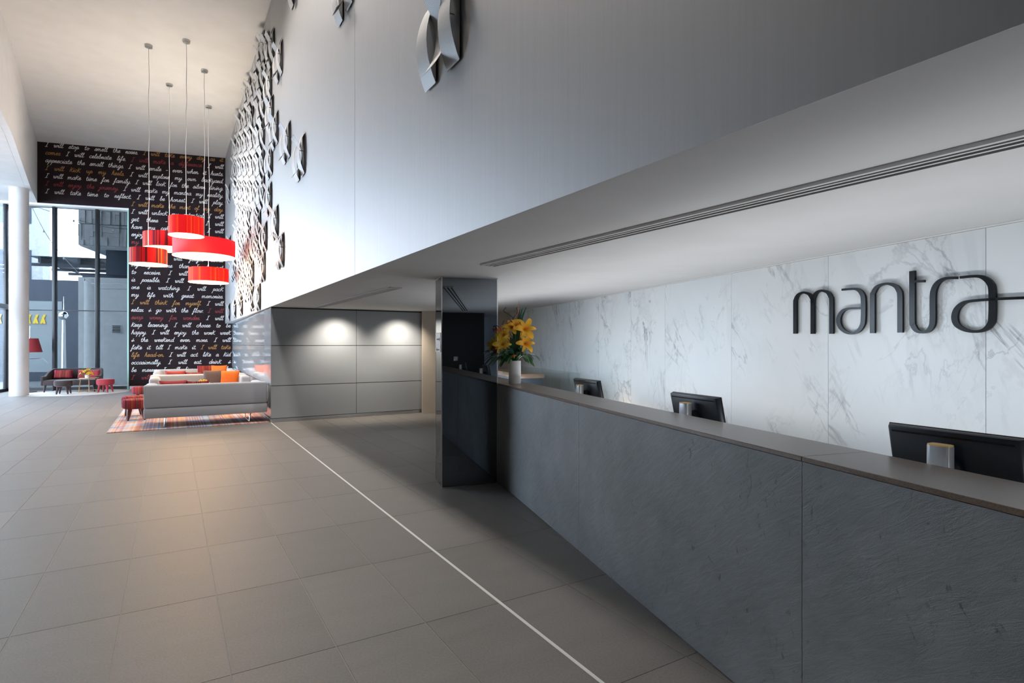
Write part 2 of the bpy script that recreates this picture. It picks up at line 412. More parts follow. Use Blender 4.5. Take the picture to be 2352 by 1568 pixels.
# side wall of glass panels from the grey wall to the lettered wall
sw = sroot('wall_side', 'glossy grey glass wall beside the lounge sofas', AA)
def su(t): return BK+.022 + (t-12.49)*.0185
MB().prism([(su(12.52)+.03, 12.53), (su(12.52)+.2, 12.53), (su(23.5)+.2, 23.5), (su(23.5)+.03, 23.5)], 0, LO).build('backing', 'joint', sw)
for a, b in ((12.49, 14.7), (14.7, 17.1), (17.1, 20.3), (20.3, 23.5)):
    for z0, z1 in ((.075, .747), (.747, 1.57), (1.57, LO-.01)):
        a1, b1 = a+.005, b-.005
        MB().prism([(su(a1), a1), (su(a1)+.02, a1), (su(b1)+.02, b1), (su(b1), b1)], z0+.005, z1-.005).build('panel', 'sideglass', sw)
MB().prism([(su(12.5)-.012, 12.5), (su(12.5)+.02, 12.5), (su(23.4)+.02, 23.4), (su(23.4)-.012, 23.4)], 0, .07).build('skirting', 'skirt', sw)
# corridor beyond the grey wall
struct(MB().box(4.6, 9.5, 16.2, 16.35, 0, LO).build('wall_corridor', 'beige', rz=AA), 'beige corridor wall seen past the grey wall')
struct(MB().box(7.12, 7.25, 11.5, 16.19, 0, LO).build('wall_corridor_end', 'beige', rz=AA))
struct(MB().box(4.6, 9.5, 16.17, 16.2, 0.0, .1).build('baseboard_corridor', 'skirt', rz=AA))
# feature wall
fw = sroot('wall_feature', 'dark wall printed with handwritten resolutions', AB)
MB().box(-7.03, -2.9, FW, FW+.45, 0, HI).build('lettered_face', 'text_bg', fw)
MB().box(-9.75, -7.03, FW, FW+.45, HD, HI).build('lettered_header', 'text_bg', fw)
struct(MB().box(-7.0, -3.0, FW-.012, FW, 0, .11).build('baseboard_feature', 'skirt', rz=AB))
struct(MB().box(-12, -7.03, FW+.004, FW+.46, HD-.07, HD-.001).build('trim_2', 'trimwhite', rz=AB), 'white soffit strip over the far windows')
struct(MB().box(-7.075, -7.031, FW+.004, FW+.40, 0, HD-.07).build('trim_3', 'edge', rz=AB), 'pale green jamb at the right end of the far windows')
# window 1 (beside the feature wall)
w1 = sroot('window_1', 'tall glazing behind the brown sofa', AB)
gy = FW+.27
cols1 = [-10.72, -9.33, -8.06, -7.08]
for x in cols1[:3]: MB().box(x-.045, x+.045, gy-.11, gy+.08, 0, HD-.07).build('mullion', 'frame', w1, bevel=.006)
for i in range(3):
    a = cols1[i]+.045; b = cols1[i+1]-(.045 if i < 2 else .0)
    for z0, z1 in ((.10, 2.76), (2.79, HD-.07)): MB().box(a, b, gy-.006, gy+.006, z0, z1).build('pane', 'tintglass', w1)
    MB().box(a, b, gy-.03, gy+.03, 2.755, 2.79).build('transom', 'frame', w1)
    MB().box(a, b, gy-.05, gy+.05, 0, .10).build('sill', 'frame', w1)
# window 2 (street facade on the left)
c0 = W(AB, -10.72, gy); c1 = Vector((-12.9, 9.6, 0)); c2 = Vector((-10.65, 5.0, 0))
def facade(name, p, q, n, label):
    d = q-p; ln = d.length; ang = math.atan2(d.y, d.x); r = sroot(name, label, ang); r.location = p
    for i in range(n+1):
        x = ln*i/n; x = min(max(x, .06), ln-.05)
        if i: MB().box(x-.05, x+.05, -.09, .1, 0, HD).build('mullion', 'frame', r, bevel=.006)
        if i < n:
            MB().box(ln*i/n+.05, ln*(i+1)/n-.05, -.006, .006, .1, 2.76).build('pane', 'glass', r)
            MB().box(ln*i/n+.05, ln*(i+1)/n-.05, -.006, .006, 2.92, HD).build('pane', 'glass', r)
            MB().box(ln*i/n+.05, ln*(i+1)/n-.05, -.05, .05, 0, .1).build('sill', 'frame', r)
    MB().box(.05, ln, -.12, .24, 2.77, 2.92).build('transom', 'skirt', r, bevel=.01)
    return r
facade('window_2', c0, c1, 7, 'street glazing left of the white column')
struct(MB().prism([tuple(c1[:2]), tuple(c2[:2]), (-9.6, 0), (-9.6, -7.5), (-9.9, -7.5), (-9.9, 0), (c2.x-.3, c2.y), (c1.x-.3, c1.y)], 0, HI).build('wall_left', 'darkgrey'))
struct(MB().box(-9.9, 9, -7.5, -7.3, 0, HI).build('wall_back', 'darkgrey'))
# curved upper wall and its soffit
cur = [(-16.35, 19.62), (-15.75, 18.8), (-15.1, 17.9), (-14.4, 16.95), (-13.65, 15.95), (-12.9, 14.95), (-12.15, 13.95), (-11.4, 12.95), (-10.7, 11.95), (-10.0, 10.95), (-9.4, 9.95), (-8.8, 8.8), (-8.2, 7.4), (-7.7, 6), (-7.3, 4), (-7.1, 2), (-7.0, 0), (-7.0, -7.4)]
cs = [(p.x, p.y) for p in spline([(x, y, 0) for x, y in cur], 4)]
mb = MB(); n = len(cs)
outp = [(x-.18, y+.02) for x, y in cs]
mb.prism(cs + outp[::-1], HD, HI)
struct(mb.build('wall_curved', 'white', smooth=True), 'curved white upper wall over the street windows')
mb = MB()
fa = [c0.to_2d()+Vector((-.4, .3)), c1.to_2d()+Vector((-.4, 0)), c2.to_2d()+Vector((-.4, 0)), Vector((-9.7, 0)), Vector((-9.7, -7.4))]
inner = [cs[0]] + cs[4::4]
def fx(y):   # facade x at y
    pts = fa
    for a, b in zip(pts, pts[1:]):
        if (a.y-y)*(b.y-y) <= 0: return a.x+(b.x-a.x)*(y-a.y)/(b.y-a.y)
    return pts[0].x
for (xa, ya), (xb, yb) in zip(inner, inner[1:]):
    mb.prism([(xa-.17, ya), (fx(ya), ya), (fx(yb), yb), (xb-.17, yb)], HD, HD+.1)
mb.prism([(-16.5, 19.55), (-17.9, 19.7), (-17.5, 20.3), (-16.3, 20.0)], HD, HD+.1)
struct(mb.build('soffit_street', 'white'), 'white soffit between curved wall and street windows')
# marble wall
mw = sroot('wall_marble', 'veined white marble wall behind the reception desk', AB)
MB().box(4.024, 4.2, -9.2, 13.2, 0, LO).build('backing', 'joint', mw)
js = [-9.1, -7.4, -4.9, -2.4, -1.15, .1, 1.36, 2.60, 3.83, 5.07, 6.34, 7.22, 8.25, 9.45, 10.6, 11.8, 13.1]
for a, b in zip(js, js[1:]): MB().box(4.0, 4.022, a+.002, b-.002, .0, LO-.012).build('marble_slab', 'marble', mw)
struct(MB().box(3.985, 4.02, -9.1, 13.1, LO-.010, LO-.001).build('trim_4', 'trimwhite', rz=AB))
struct(MB().box(1.9, 4.2, 13.1, 13.25, 0, LO).build('wall_office', 'beige', rz=AB))
# dark wall behind the camera, seen in the pillar
dw = MB().box(1.75, 3.46, -.98, -.86, 0, LO).build('wall_dark', 'darkwall', rz=AB); struct(dw, 'black end wall of the reception, seen in the mirrored pillar')
# mirrored pillar
pl = sroot('pillar_mirrored', 'square pillar clad in dark mirror glass', AB)
u0, u1, v0, v1 = 1.126, 1.779, 6.313, 6.69
for nm, a in (('front_panel', (u0+.012, u1-.012, v0, v0+.01)), ('back_panel', (u0+.012, u1-.012, v1-.01, v1)), ('side_panel', (u0, u0+.01, v0+.012, v1-.012)), ('side_panel', (u1-.01, u1, v0+.012, v1-.012))):
    MB().box(*a, .004, LO-.012).build(nm, 'mirror', pl)
MB().box(u0+.011, u1-.011, v0+.011, v1-.011, 0, LO).build('core', 'joint', pl)
for x, y in ((u0-.002, v0-.002), (u1-.010, v0-.002), (u0-.002, v1-.010), (u1-.010, v1-.010)):
    MB().box(x, x+.012, y, y+.012, 0, LO-.012).build('edge_trim', 'chrome', pl)
MB().box(u0-.002, u1+.002, v0-.002, v1+.002, LO-.011, LO-.0005).build('head_trim', 'skirt', pl)

# white round column
oc = MB().lathe([(.24, 0), (.24, HD)], 48).build('column_round', 'white', loc=(-15.27, 17.62, 0), smooth=True); struct(oc, 'round white column before the street windows')

# ============================================================ OUTSIDE
struct(MB().box(-60, 20, 4, 90, -.25, -.13).build('ground_street', 'street'))
eb = empty('street_building', W(AB, -8.0, 26.5), AB, 'grey rendered building across the passage with louvre vent and stone-clad upper floor', 'building')
MB().box(-1.72, 9.5, 0, 4, -.13, 4.25).build('wall', 'conc', eb)
MB().lathe([(.40, -.13), (.40, 4.2)], 32, -1.36, .36).build('round_corner', 'conc', eb, smooth=True)
vt = MB().box(-.57, -.25, -.035, 0, 2.05, 2.075).box(-.57, -.25, -.035, 0, 2.335, 2.36).box(-.57, -.545, -.035, 0, 2.05, 2.36).box(-.275, -.25, -.035, 0, 2.05, 2.36).build('louvre_vent', 'clad', eb)
MB().box(-.545, -.275, -.008, -.001, 2.075, 2.335).build('vent_backing', 'joint', vt)
for k in range(4): MB().box(-.545, -.275, -.03, -.012, 2.095+.062*k, 2.125+.062*k).build('louvre_slat', 'clad', vt)
MB().box(-1.8, 9.5, .6, 4, 4.25, 4.42).build('ledge', 'ext_dark', eb)
MB().box(-.95, 9.5, .5, 3.9, 4.42, 5.43).build('recessed_band', 'ext_dark', eb)
# stone-clad upper volume: split courses of upright strips
cm = MB(); rr = random.Random(3)
for row in range(6):
    z = 5.45+row*.84; x = -1.56
    while x < 4.5:
        wdt = rr.choice((.08, .11, .15, .2)); h0 = 0
        while h0 < .82:
            h = min(rr.choice((.2, .34, .5, .82)), .82-h0)
            d = rr.uniform(0, .07); cm.box(x, x+wdt-.008, -.4-d, -.3, z+h0+.006, z+h0+h); h0 += h
        x += wdt
MB().box(-1.56, 4.6, -.3, 3.5, 5.43, 10.8).build('upper_wall', 'conc', eb)
ck = cm.build('cladding_strips', 'clad', eb); ck['kind'] = 'stuff'
# glass canopy with dark steel ribs
cp = empty('canopy', W(AB, -11.5, 27.6), AB, 'glazed street canopy on dark steel beams beyond the windows', 'canopy')
for k in range(7): MB().prism([(0, 0), (.10, 0), (.10, 3.6), (0, 3.6)], 4.9, 5.12).build('rib', 'steel', cp, loc=(k*1.35, 0, 0))
for y in (.2, 1.9, 3.5): MB().box(-.3, 9.6, y, y+.08, 4.78, 4.90).build('beam', 'steel', cp)
MB().box(-.3, 9.6, -.1, 3.7, 5.13, 5.15).build('glass_roof', 'canopyblue', cp)
db = empty('dark_shopfront', W(AB, -14.5, 31.8), AB, 'dark blue shopfront with pale window panels beyond the canopy', 'building')
MB().box(-3, 6.2, 0, 3, -.13, 4.6).build('wall', 'ext_dark', db)
for x in (-1.6, .9, 3.2): MB().box(x, x+1.3, -.03, 0, .3, 3.6).build('window_panel', 'ext_pale', db)
sg = MB()
for k in range(9):
    a = k*.28; sg.add([(a, 0, 0), (a+.1, 0, 0), (a+.24, 0, .42), (a+.14, 0, .42)], [(0, 1, 2, 3)]).add([(a+.14, -.01, .0), (a+.24, -.01, 0), (a+.16, -.01, .3), (a+.08, -.01, .3)], [(0, 1, 2, 3)])
sg.build('painted_sign', 'yellow', db, loc=(-.9, -.06, 2.55), solid=.01)
lb = empty('pale_block', W(AB, -15, 36.5), AB, 'tall pale clad building far left beyond the windows', 'building')
MB().box(-5.5, 0, 0, .8, -.13, 16).build('wall', 'clad', lb)
for z in (5, 8, 11): MB().box(-5, -.5, -.03, 0, z, z+1.6).build('window_band', 'ext_dark', lb)
# street lamp with ball
sl = empty('street_lamp', W(AB, -11.47, 29.8), 0, 'tapering street lamp with silver ball head seen through the window', 'lamp post')
MB().tube([(0, 0, -.13), (0, 0, 2.7)], [.11, .07], 12).build('pole', 'skirt', sl, smooth=True)
MB().lathe([(0, 2.62)] + [(.2*math.sin(a*PI/10), 2.85-.2*math.cos(a*PI/10)) for a in range(1, 10)] + [(0, 3.05)], 18).build('ball', 'chrome', sl, smooth=True)
MB().tube([(0, 0, 3.04), (0, 0, 3.7)], [.03, .012], 8).build('finial', 'skirt', sl)
# string lights
st = empty('string_lights', W(AB, -9.9, 24.7, 6.1), AB, 'festoon cable with small bulbs strung outside the windows', 'string lights')
cb = spline([(-.6, 0, .5), (-.1, 0, -.6), (.5, .1, -1.5), (1.3, .2, -2.35), (2.0, .3, -2.4), (3.2, .4, -2.38)], 5)
MB().tube(cb, .012, 6).build('cable', 'cord', st)
MB().tube(spline([(-.6, 0, .5), (.7, 0, .1), (1.9, .1, -.15), (3.2, .1, -.1)], 5), .008, 6).build('cable', 'steel', st)
for p in [cb[4], cb[9], cb[13]] + [Vector((.7, 0, .06)), Vector((1.9, .1, -.19)), Vector((2.9, .1, -.16))]:
    MB().lathe([(0, -.09), (.035, -.06), (.03, -.02), (.015, 0), (0, .01)], 10).build('bulb', 'bulb', st, loc=p, smooth=True)
fl = empty('floodlight', W(AB, -8.35, 26.1, 3.95), AB, 'white floodlight bar on the passage wall outside', 'floodlight')
MB().box(-.8, .55, -.02, .04, .0, .035).build('rail', 'ceramic', fl); MB().box(.5, .62, -.12, .02, -.1, .12).build('head', 'frame', fl, bevel=.01); MB().lathe([(.07, 0), (.09, .1), (.05, .14)], 12).build('lamp_head', 'ceramic', fl, loc=(.72, -.05, -.08), smooth=True)

# ============================================================ LETTERING ON THE FEATURE WALL
GL = {  # (advance, [strokes]) x-height 1
 'a': (1.12, [[(.85, .8), (.55, 1), (.15, .75), (.03, .35), (.25, 0), (.6, .2), (.85, .9)], [(.85, .95), (.78, .3), (.92, 0), (1.15, .2)]]),
 'b': (1.0, [[(0, .3), (.35, 1.3), (.45, 1.9), (.25, 1.85), (.15, 1), (.15, .2), (.4, 0), (.75, .3), (.7, .8), (.45, .75), (1.0, .7)]]),
 'c': (.95, [[(.75, .8), (.5, 1), (.15, .75), (.05, .3), (.3, 0), (.6, .05), (.95, .3)]]),
 'd': (1.15, [[(.85, .8), (.55, 1), (.15, .75), (.03, .35), (.25, 0), (.6, .2), (.85, .9)], [(1.0, 1.9), (.85, .8), (.8, .2), (.95, 0), (1.15, .2)]]),
 'e': (.9, [[(.05, .4), (.5, .55), (.65, .85), (.4, 1), (.1, .7), (.08, .25), (.35, 0), (.9, .3)]]),
 'f': (.85, [[(.0, .3), (.4, 1.1), (.6, 1.7), (.45, 1.9), (.3, 1.4), (.2, 0), (.05, -.9), (-.15, -.75), (.1, -.2), (.4, .15), (.85, .3)]]),
 'g': (1.1, [[(.85, .8), (.55, 1), (.15, .75), (.05, .35), (.3, .05), (.65, .3), (.85, .95)], [(.85, .95), (.7, -.2), (.4, -.95), (.1, -.8), (.4, -.3), (1.1, .3)]]),
 'h': (1.1, [[(.0, .2), (.35, 1.2), (.42, 1.85), (.25, 1.7), (.05, 0)], [(.08, .3), (.35, .85), (.65, .95), (.65, .4), (.75, 0), (1.1, .25)]]),
 'i': (.6, [[(.0, .4), (.25, .95), (.15, .2), (.3, 0), (.6, .25)], [(.36, 1.4), (.42, 1.45)]]),
 'j': (.6, [[(.0, .4), (.3, .95), (.2, -.2), (-.1, -.95), (-.35, -.8), (.0, -.3), (.6, .3)], [(.42, 1.4), (.48, 1.45)]]),
 'k': (1.1, [[(.3, 1.8), (.1, .9), (.0, 0)], [(.95, 1.5), (.4, .9), (.12, .75), (.4, .7), (.65, .1), (1.1, .1)]]),
 'l': (.65, [[(.0, .3), (.35, 1.2), (.5, 1.8), (.3, 1.85), (.15, .9), (.15, .15), (.35, 0), (.65, .3)]]),
 'm': (1.65, [[(-.05, .6), (.15, .95), (.15, .5), (.05, 0)], [(.1, .4), (.35, .9), (.6, .9), (.58, .4), (.52, 0)], [(.56, .4), (.85, .9), (1.1, .9), (1.08, .35), (1.2, 0), (1.65, .3)]]),
 'n': (1.15, [[(-.05, .6), (.15, .95), (.15, .5), (.05, 0)], [(.1, .4), (.35, .9), (.62, .9), (.6, .35), (.75, 0), (1.15, .3)]]),
 'o': (.95, [[(.5, .95), (.15, .75), (.05, .3), (.3, 0), (.65, .2), (.7, .7), (.45, .95), (.55, .75), (.95, .7)]]),
 'p': (1.05, [[(.15, .7), (.35, 1), (.15, 0), (-.12, -1)], [(.15, .3), (.45, .95), (.8, .85), (.75, .35), (.4, .1), (.2, .25)], [(.5, .08), (1.05, .3)]]),
 'r': (.9, [[(-.05, .3), (.2, 1), (.1, .0)], [(.12, .3), (.3, .8), (.6, .9), (.5, .4), (.6, 0), (.9, .25)]]),
 's': (.8, [[(-.05, .15), (.35, 1), (.55, .85)], [(.35, 1), (.6, .35), (.45, 0), (.1, .05)], [(.4, 0), (.8, .2)]]),
 't': (.8, [[(.35, 1.6), (.2, .6), (.25, .1), (.45, 0), (.8, .25)], [(-.02, 1.02), (.65, 1.1)]]),
 'u': (1.15, [[(-.05, .6), (.15, .95), (.1, .3), (.3, 0), (.6, .2), (.8, .95)], [(.8, .95), (.75, .25), (.9, 0), (1.15, .25)]]),
 'v': (.95, [[(-.05, .7), (.15, .95), (.2, .4), (.3, 0), (.6, .4), (.7, .95), (.95, .8)]]),
 'w': (1.4, [[(-.05, .7), (.15, .95), (.15, .3), (.3, 0), (.55, .3), (.65, .9)], [(.65, .9), (.62, .3), (.8, 0), (1.05, .4), (1.1, .95), (1.4, .8)]]),
 'x': (1.0, [[(-.05, .8), (.2, .95), (.45, .3), (.65, 0), (1.0, .2)], [(.75, .95), (.4, .45), (0, 0)]]),
 'y': (1.1, [[(-.05, .6), (.15, .95), (.15, .3), (.35, .05), (.65, .3), (.8, .95)], [(.8, .95), (.65, -.2), (.35, -.95), (.1, -.8), (.4, -.3), (1.1, .3)]]),
 'I': (.95, [[(.25, 1.7), (.95, 1.78)], [(.6, 1.75), (.42, .9), (.32, .05)], [(-.05, .0), (.7, .08)]]),
 '&': (1.0, [[(.95, .5), (.2, .45), (.0, .6)], [(.55, 1.3), (.45, .6), (.45, .05), (.1, .2), (.3, .55), (1.0, .25)]]),
 '-': (.8, [[(.05, .5), (.65, .55)]]),
 '.': (.3, [[(.1, 0), (.17, .02)]]),
}
rowsT = [
 [('w', 'I will stop to smell the roses.'), ('o', 'I will take every day as it')],
 [('o', 'comes'), ('w', 'I will celebrate life.'), ('r', 'I will make a difference.'), ('w', 'I will')],
 [('w', 'appreciate the small things. I will smile - even when it hurts.')],
 [('o', 'I will kick up my heels.'), ('w', 'I will explore my own backyard.')],
 [('w', 'I will make time for family. I will look for the silver lining.')],
 [('r', 'I will enjoy the journey.'), ('w', 'I will make my mantra my reality.')],
 [('w', 'I will take time to reflect. I will be honest. I will play.')],
 [('o', 'I will make the most of my day.')],
 [('w', 'I will unlock my potential. I will')],
 [('w', 'get there - eventually. I will')],
 [('w', 'have my cake & eat it. I will')],
 [('w', 'enjoy today.'), ('r', 'I will make')],
 [('r', 'my own luck.'), ('w', 'I will smile')],
 [('w', 'at people as I go by. I will')],
 [('w', 'sleep in. I will forget about')],
 [('w', 'my age. more than I do not')],
 [('w', 'to receive. I will believe all')],
 [('w', 'is possible. I will dance as if')],
 [('w', 'one is watching. I will pack')],
 [('w', 'my life with great memories.')],
 [('o', 'I will think for myself.'), ('w', 'I will')],
 [('w', 'relax & go with the flow.'), ('r', 'I will')],
 [('r', 'swap worry for wonder.'), ('w', 'I will')],
 [('w', 'keep learning. I will choose to be')],
 [('w', 'happy. I will enjoy the work week')],
 [('w', '& the weekend even more. I will')],
 [('w', 'fake it till I make it.'), ('o', 'I will take')],
 [('o', 'life head-on.'), ('w', 'I will act like a kid')],
 [('w', 'occasionally. I will eat. drink &')],
 [('w', 'be merry. I will live it up & be')],
 [('r', 'I will love my life every day.')],
]
XH = .082; SL = .28; SWD = .0086
for ri, row in enumerate(rowsT):
    z0 = 8.355 - .2655*ri if ri < 7 else 6.51 - .268*(ri-7)
    xa, xb = (-9.5, -4.0) if ri < 7 else ((-6.95, -4.0) if ri < 23 else (-6.95, -3.75))
    words = [(c, w) for c, s in row for w in s.split()]
    tot = sum(sum(GL[ch][0] for ch in w) for _, w in words)*XH
    xs = XH*1.0
    gap = (xb-xa-tot)/max(len(words)-1, 1)
    if gap < .07:
        xs = XH*(xb-xa-.07*(len(words)-1))/tot; gap = .07
    gap = min(gap, .34)
    mbs = {}
    x = xa
    for c, w in words:
        mb = mbs.setdefault(c, MB())
        for ch in w:
            adv, strokes = GL[ch]
            for s in strokes:
                pts = spline([(px+py*SL*.9, py, 0) for px, py in s], 3 if len(s) > 2 else 1)
                P = [(x+p.x*xs, z0+p.y*XH) for p in pts]
                L_ = []; R_ = []
                for i in range(len(P)):
                    a = P[max(i-1, 0)]; b = P[min(i+1, len(P)-1)]
                    dx, dz = b[0]-a[0], b[1]-a[1]; l = math.hypot(dx, dz) or 1
                    nx, nz = -dz/l*SWD, dx/l*SWD
                    if i == 0: P[i] = (P[i][0]-dx/l*SWD*.6, P[i][1]-dz/l*SWD*.6)
                    if i == len(P)-1: P[i] = (P[i][0]+dx/l*SWD*.6, P[i][1]+dz/l*SWD*.6)
                    L_.append((P[i][0]+nx, FW-.003, P[i][1]+nz)); R_.append((P[i][0]-nx, FW-.003, P[i][1]-nz))
                mb.sheet([L_, R_])
            x += adv*xs
        x += gap
    for c, mb in mbs.items():
        o = mb.build('lettering', 'ink_'+c, fw); o['label'] = {'w': 'white', 'o': 'ochre', 'r': 'dark red'}[c]+' handwritten lettering'

# ============================================================ WALL SIGN
def pix_marble(px, py, u=3.965):
    r = (px-1176)/F; d = u/(.9554*r+.2954)
    return (d*(.9554-.2954*r), EYE+(790-py)*d/F)     # (v, z)
LET = [
 [[(185, 765), (185, 490), (190, 440), (212, 400), (245, 380), (275, 377), (315, 392), (340, 425), (350, 470), (350, 767)], [(350, 480), (357, 430), (380, 385), (415, 362), (447, 360), (490, 375), (518, 415), (527, 470), (527, 766)]],
 [[(625, 350), (735, 342), (780, 352), (812, 385), (828, 440), (828, 620), (815, 690), (775, 742), (715, 763), (655, 745), (610, 700), (594, 640), (608, 585), (645, 543), (700, 527), (808, 524)]],
 [[(915, 760), (915, 430), (925, 372), (965, 318), (1045, 293), (1120, 310), (1162, 355), (1176, 430), (1176, 755)]],
 [[(1290, 172), (1290, 620), (1300, 690), (1335, 737), (1385, 751), (1438, 737), (1474, 690), (1484, 620), (1484, 430), (1494, 350), (1530, 285), (1600, 244), (1713, 237)], [(1315, 272), (1405, 268)]],
 [[(1740, 234), (1880, 222), (1960, 235), (2020, 285), (2044, 360), (2044, 600), (2028, 672), (1970, 728), (1880, 745), (1785, 728), (1712, 680), (1690, 610), (1710, 535), (1768, 478), (1850, 456), (2044, 440), (2200, 432), (2500, 420)]],
]
ws = empty('wall_sign', W(AB, 4.0, 3.0, 1.6), AB, 'gloss black mantra lettering mounted on the marble wall', 'sign')
for strokes in LET:
    mb = MB()
    for s in strokes:
        vz = [pix_marble(1780+x/4.112, 580+y/4.112) for x, y in s]
        P = []
        for a, b, c_, d_ in ((0, 0, 0, 0),): pass
        sp = spline([(v, z, 0) for v, z in vz], 6) if len(s) > 2 else [Vector((*p, 0)) for p in vz]
        # keep long straight strokes straight
        out = []
        for i in range(len(vz)-1):
            a, b = Vector((*vz[i], 0)), Vector((*vz[i+1], 0))
            if (a-b).length > .17: out.append(a); continue
            out += sp[i*6:(i+1)*6] if len(s) > 2 else [a]
        out.append(Vector((*vz[-1], 0)))
        A, B_, A2, B2 = [], [], [], []
        for i, p in enumerate(out):
            dq = out[min(i+1, len(out)-1)] - out[max(i-1, 0)]; l = dq.length or 1; dq /= l
            hw = (.0085 + (.0205-.0085)*abs(dq.y)**1.5)
            nrm = Vector((-dq.y, dq.x, 0))*hw
            for lst, q, x in ((A, p+nrm, 3.968), (B_, p-nrm, 3.968), (B2, p-nrm, 3.986), (A2, p+nrm, 3.986)):
                lst.append((x-4.0, q.x-3.0, q.y-1.6))
        rows = [A, B_, B2, A2, A]
        mb.sheet(rows)
        for e in (0, -1): mb.add([A[e], B_[e], B2[e], A2[e]], [(0, 1, 2, 3)])
    mb.build('letter', 'black', ws)

# ============================================================ RECEPTION COUNTER
rc = empty('reception_counter', W(AB, 1.785, 3.0), AB, 'long reception counter faced in dark grey slate with taupe stone top', 'counter')
cu, cv = 1.785, 3.0
def cbx(x0, x1, y0, y1, z0, z1): return MB().box(x0-cu, x1-cu, y0-cv, y1-cv, z0, z1)
jv = [-.84, -.36, 1.836, 4.03, 6.25, 8.0]
for a, b in zip(jv, jv[1:]):
    cbx(1.785, 1.81, a+.0015, b-.0015, .012, 1.128).build('stone_panel', 'slate', rc)
    cbx(1.783, 2.13, a+.001, b-.001, 1.13, 1.15).build('top_slab', 'top', rc, bevel=.0015, seg=1)
cbx(1.812, 2.12, -.84, 8.0, .01, 1.128).build('core', 'trimwhite', rc)
cbx(1.80, 2.10, -.84, 8.0, 0, .012).build('plinth_strip', 'chrome', rc)
cbx(2.122, 2.85, -.84, 7.3, .70, .74).build('staff_desk', 'top', rc)
for v in (0, 2.4, 4.8, 7.2): cbx(2.122, 2.8, v, v+.03, 0, .70).build('desk_support', 'joint', rc)
# glass balustrade and stone ledge past the desk
gb = empty('glass_balustrade', W(AB, 3.3, 7.4), AB, 'frameless clear glass balustrade at the far end of the desk', 'balustrade')
for k in range(3):
    MB().box(-.006, .006, k*1.15+.005, k*1.15+1.14, .02, 1.19).build('glass_pane', 'clearglass', gb)
    MB().box(-.02, .02, k*1.15+.2, k*1.15+.25, 0, .12).build('clamp', 'chrome', gb, bevel=.004); MB().box(-.02, .02, k*1.15+.9, k*1.15+.95, 0, .12).build('clamp', 'chrome', gb, bevel=.004)
ld = empty('stone_ledge', W(AB, 2.75, 8.5), AB, 'low cabinet with taupe stone slab tops beyond the desk end', 'cabinet')
for k in range(3): MB().box(0, .42, k*.95+.003, k*.95+.947, 1.06, 1.13).build('slab', 'top', ld, bevel=.004)
MB().box(.03, .39, .02, 2.83, 0, 1.06).build('body', 'steel', ld)

# ============================================================ MONITORS
def make_monitor():
    r = empty('computer_monitor', (0, 0, 0))
    tilt = R(12)
    sh = MB().prism([(-.25, -.012), (.25, -.012), (.235, .022), (-.235, .022)], -.155, .155)   # y+ : back (towards lobby)
    sh = sh.build('back_shell', 'monitor', r, loc=(0, 0, .355), rot=(-tilt, 0, 0), bevel=.008)
    MB().box(-.25, .25, -.02, -.012, -.155, .155).build('bezel', 'brownfab', r, loc=(0, 0, .355), rot=(-tilt, 0, 0), bevel=.003)
    MB().box(-.236, .236, -.0215, -.0202, -.14, .142).build('screen', 'black', r, loc=(0, 0, .355), rot=(-tilt, 0, 0))
    MB().box(-.22, .22, .0215, .0228, .128, .136).build('vent_slot', 'black', r, loc=(0, 0, .355), rot=(-tilt, 0, 0))
    MB().lathe([(.045, 0), (.045, .03), (.03, .045)], 20).build('hinge_disc', 'monitor', r, loc=(0, .02, .36), rot=(-PI/2-tilt, 0, 0), smooth=True)
    pts = []
    for k in range(24):
        a = 2*PI*k/24; c_, s_ = math.cos(a), math.sin(a)
        pts.append((math.copysign(abs(c_)**.5, c_)*.042, .105+math.copysign(abs(s_)**.5, s_)*.03))
    MB().prism(pts, .01, .45).build('stand_post', 'alu', r, smooth=True)
    MB().prism([(x*.97, .105+(y-.105)*.97) for x, y in pts], .45, .456).build('post_cap', 'cap_lit', r)
    MB().box(-.12, .12, -.06, .15, 0, .012).build('stand_foot', 'alu', r, bevel=.005)
    return r
mon = make_monitor()
# direction of the screen's long edge towards camera-right
def place_mon(o, TL, ang, label, first=False):
    r = mon if first else None
    d = Vector((math.cos(ang), math.sin(ang), 0))    # local +x (left in picture)
    # monitor local x = towards far (left in the picture), +y = towards lobby
    c_ = Vector((TL[0], TL[1], 0)) - d*.25
    yv = Vector((-d.y, d.x, 0))
    c_ = c_ - yv*.045
    rz = ang
    if first: mon.location = (c_.x, c_.y, .74); mon.rotation_euler = (0, 0, rz); tag(mon, label, 'monitor', 'computer monitors behind the counter')
    else:
        copy_tree(mon, (c_.x, c_.y, .74), rz, label)
ang3 = math.atan2(.896, -.443)
place_mon(mon, (1.672, 2.547), ang3, 'large black monitor nearest the camera, at the right picture edge, with silver post, its cap tinted warm-lit', True)
place_mon(mon, (1.162, 4.196), math.atan2(.925, -.38), 'black monitor in the middle of the desk, second from the flower vase')
place_mon(mon, (.633, 5.909), math.atan2(.925, -.38), 'smallest black monitor, next to the flower vase on the desk')

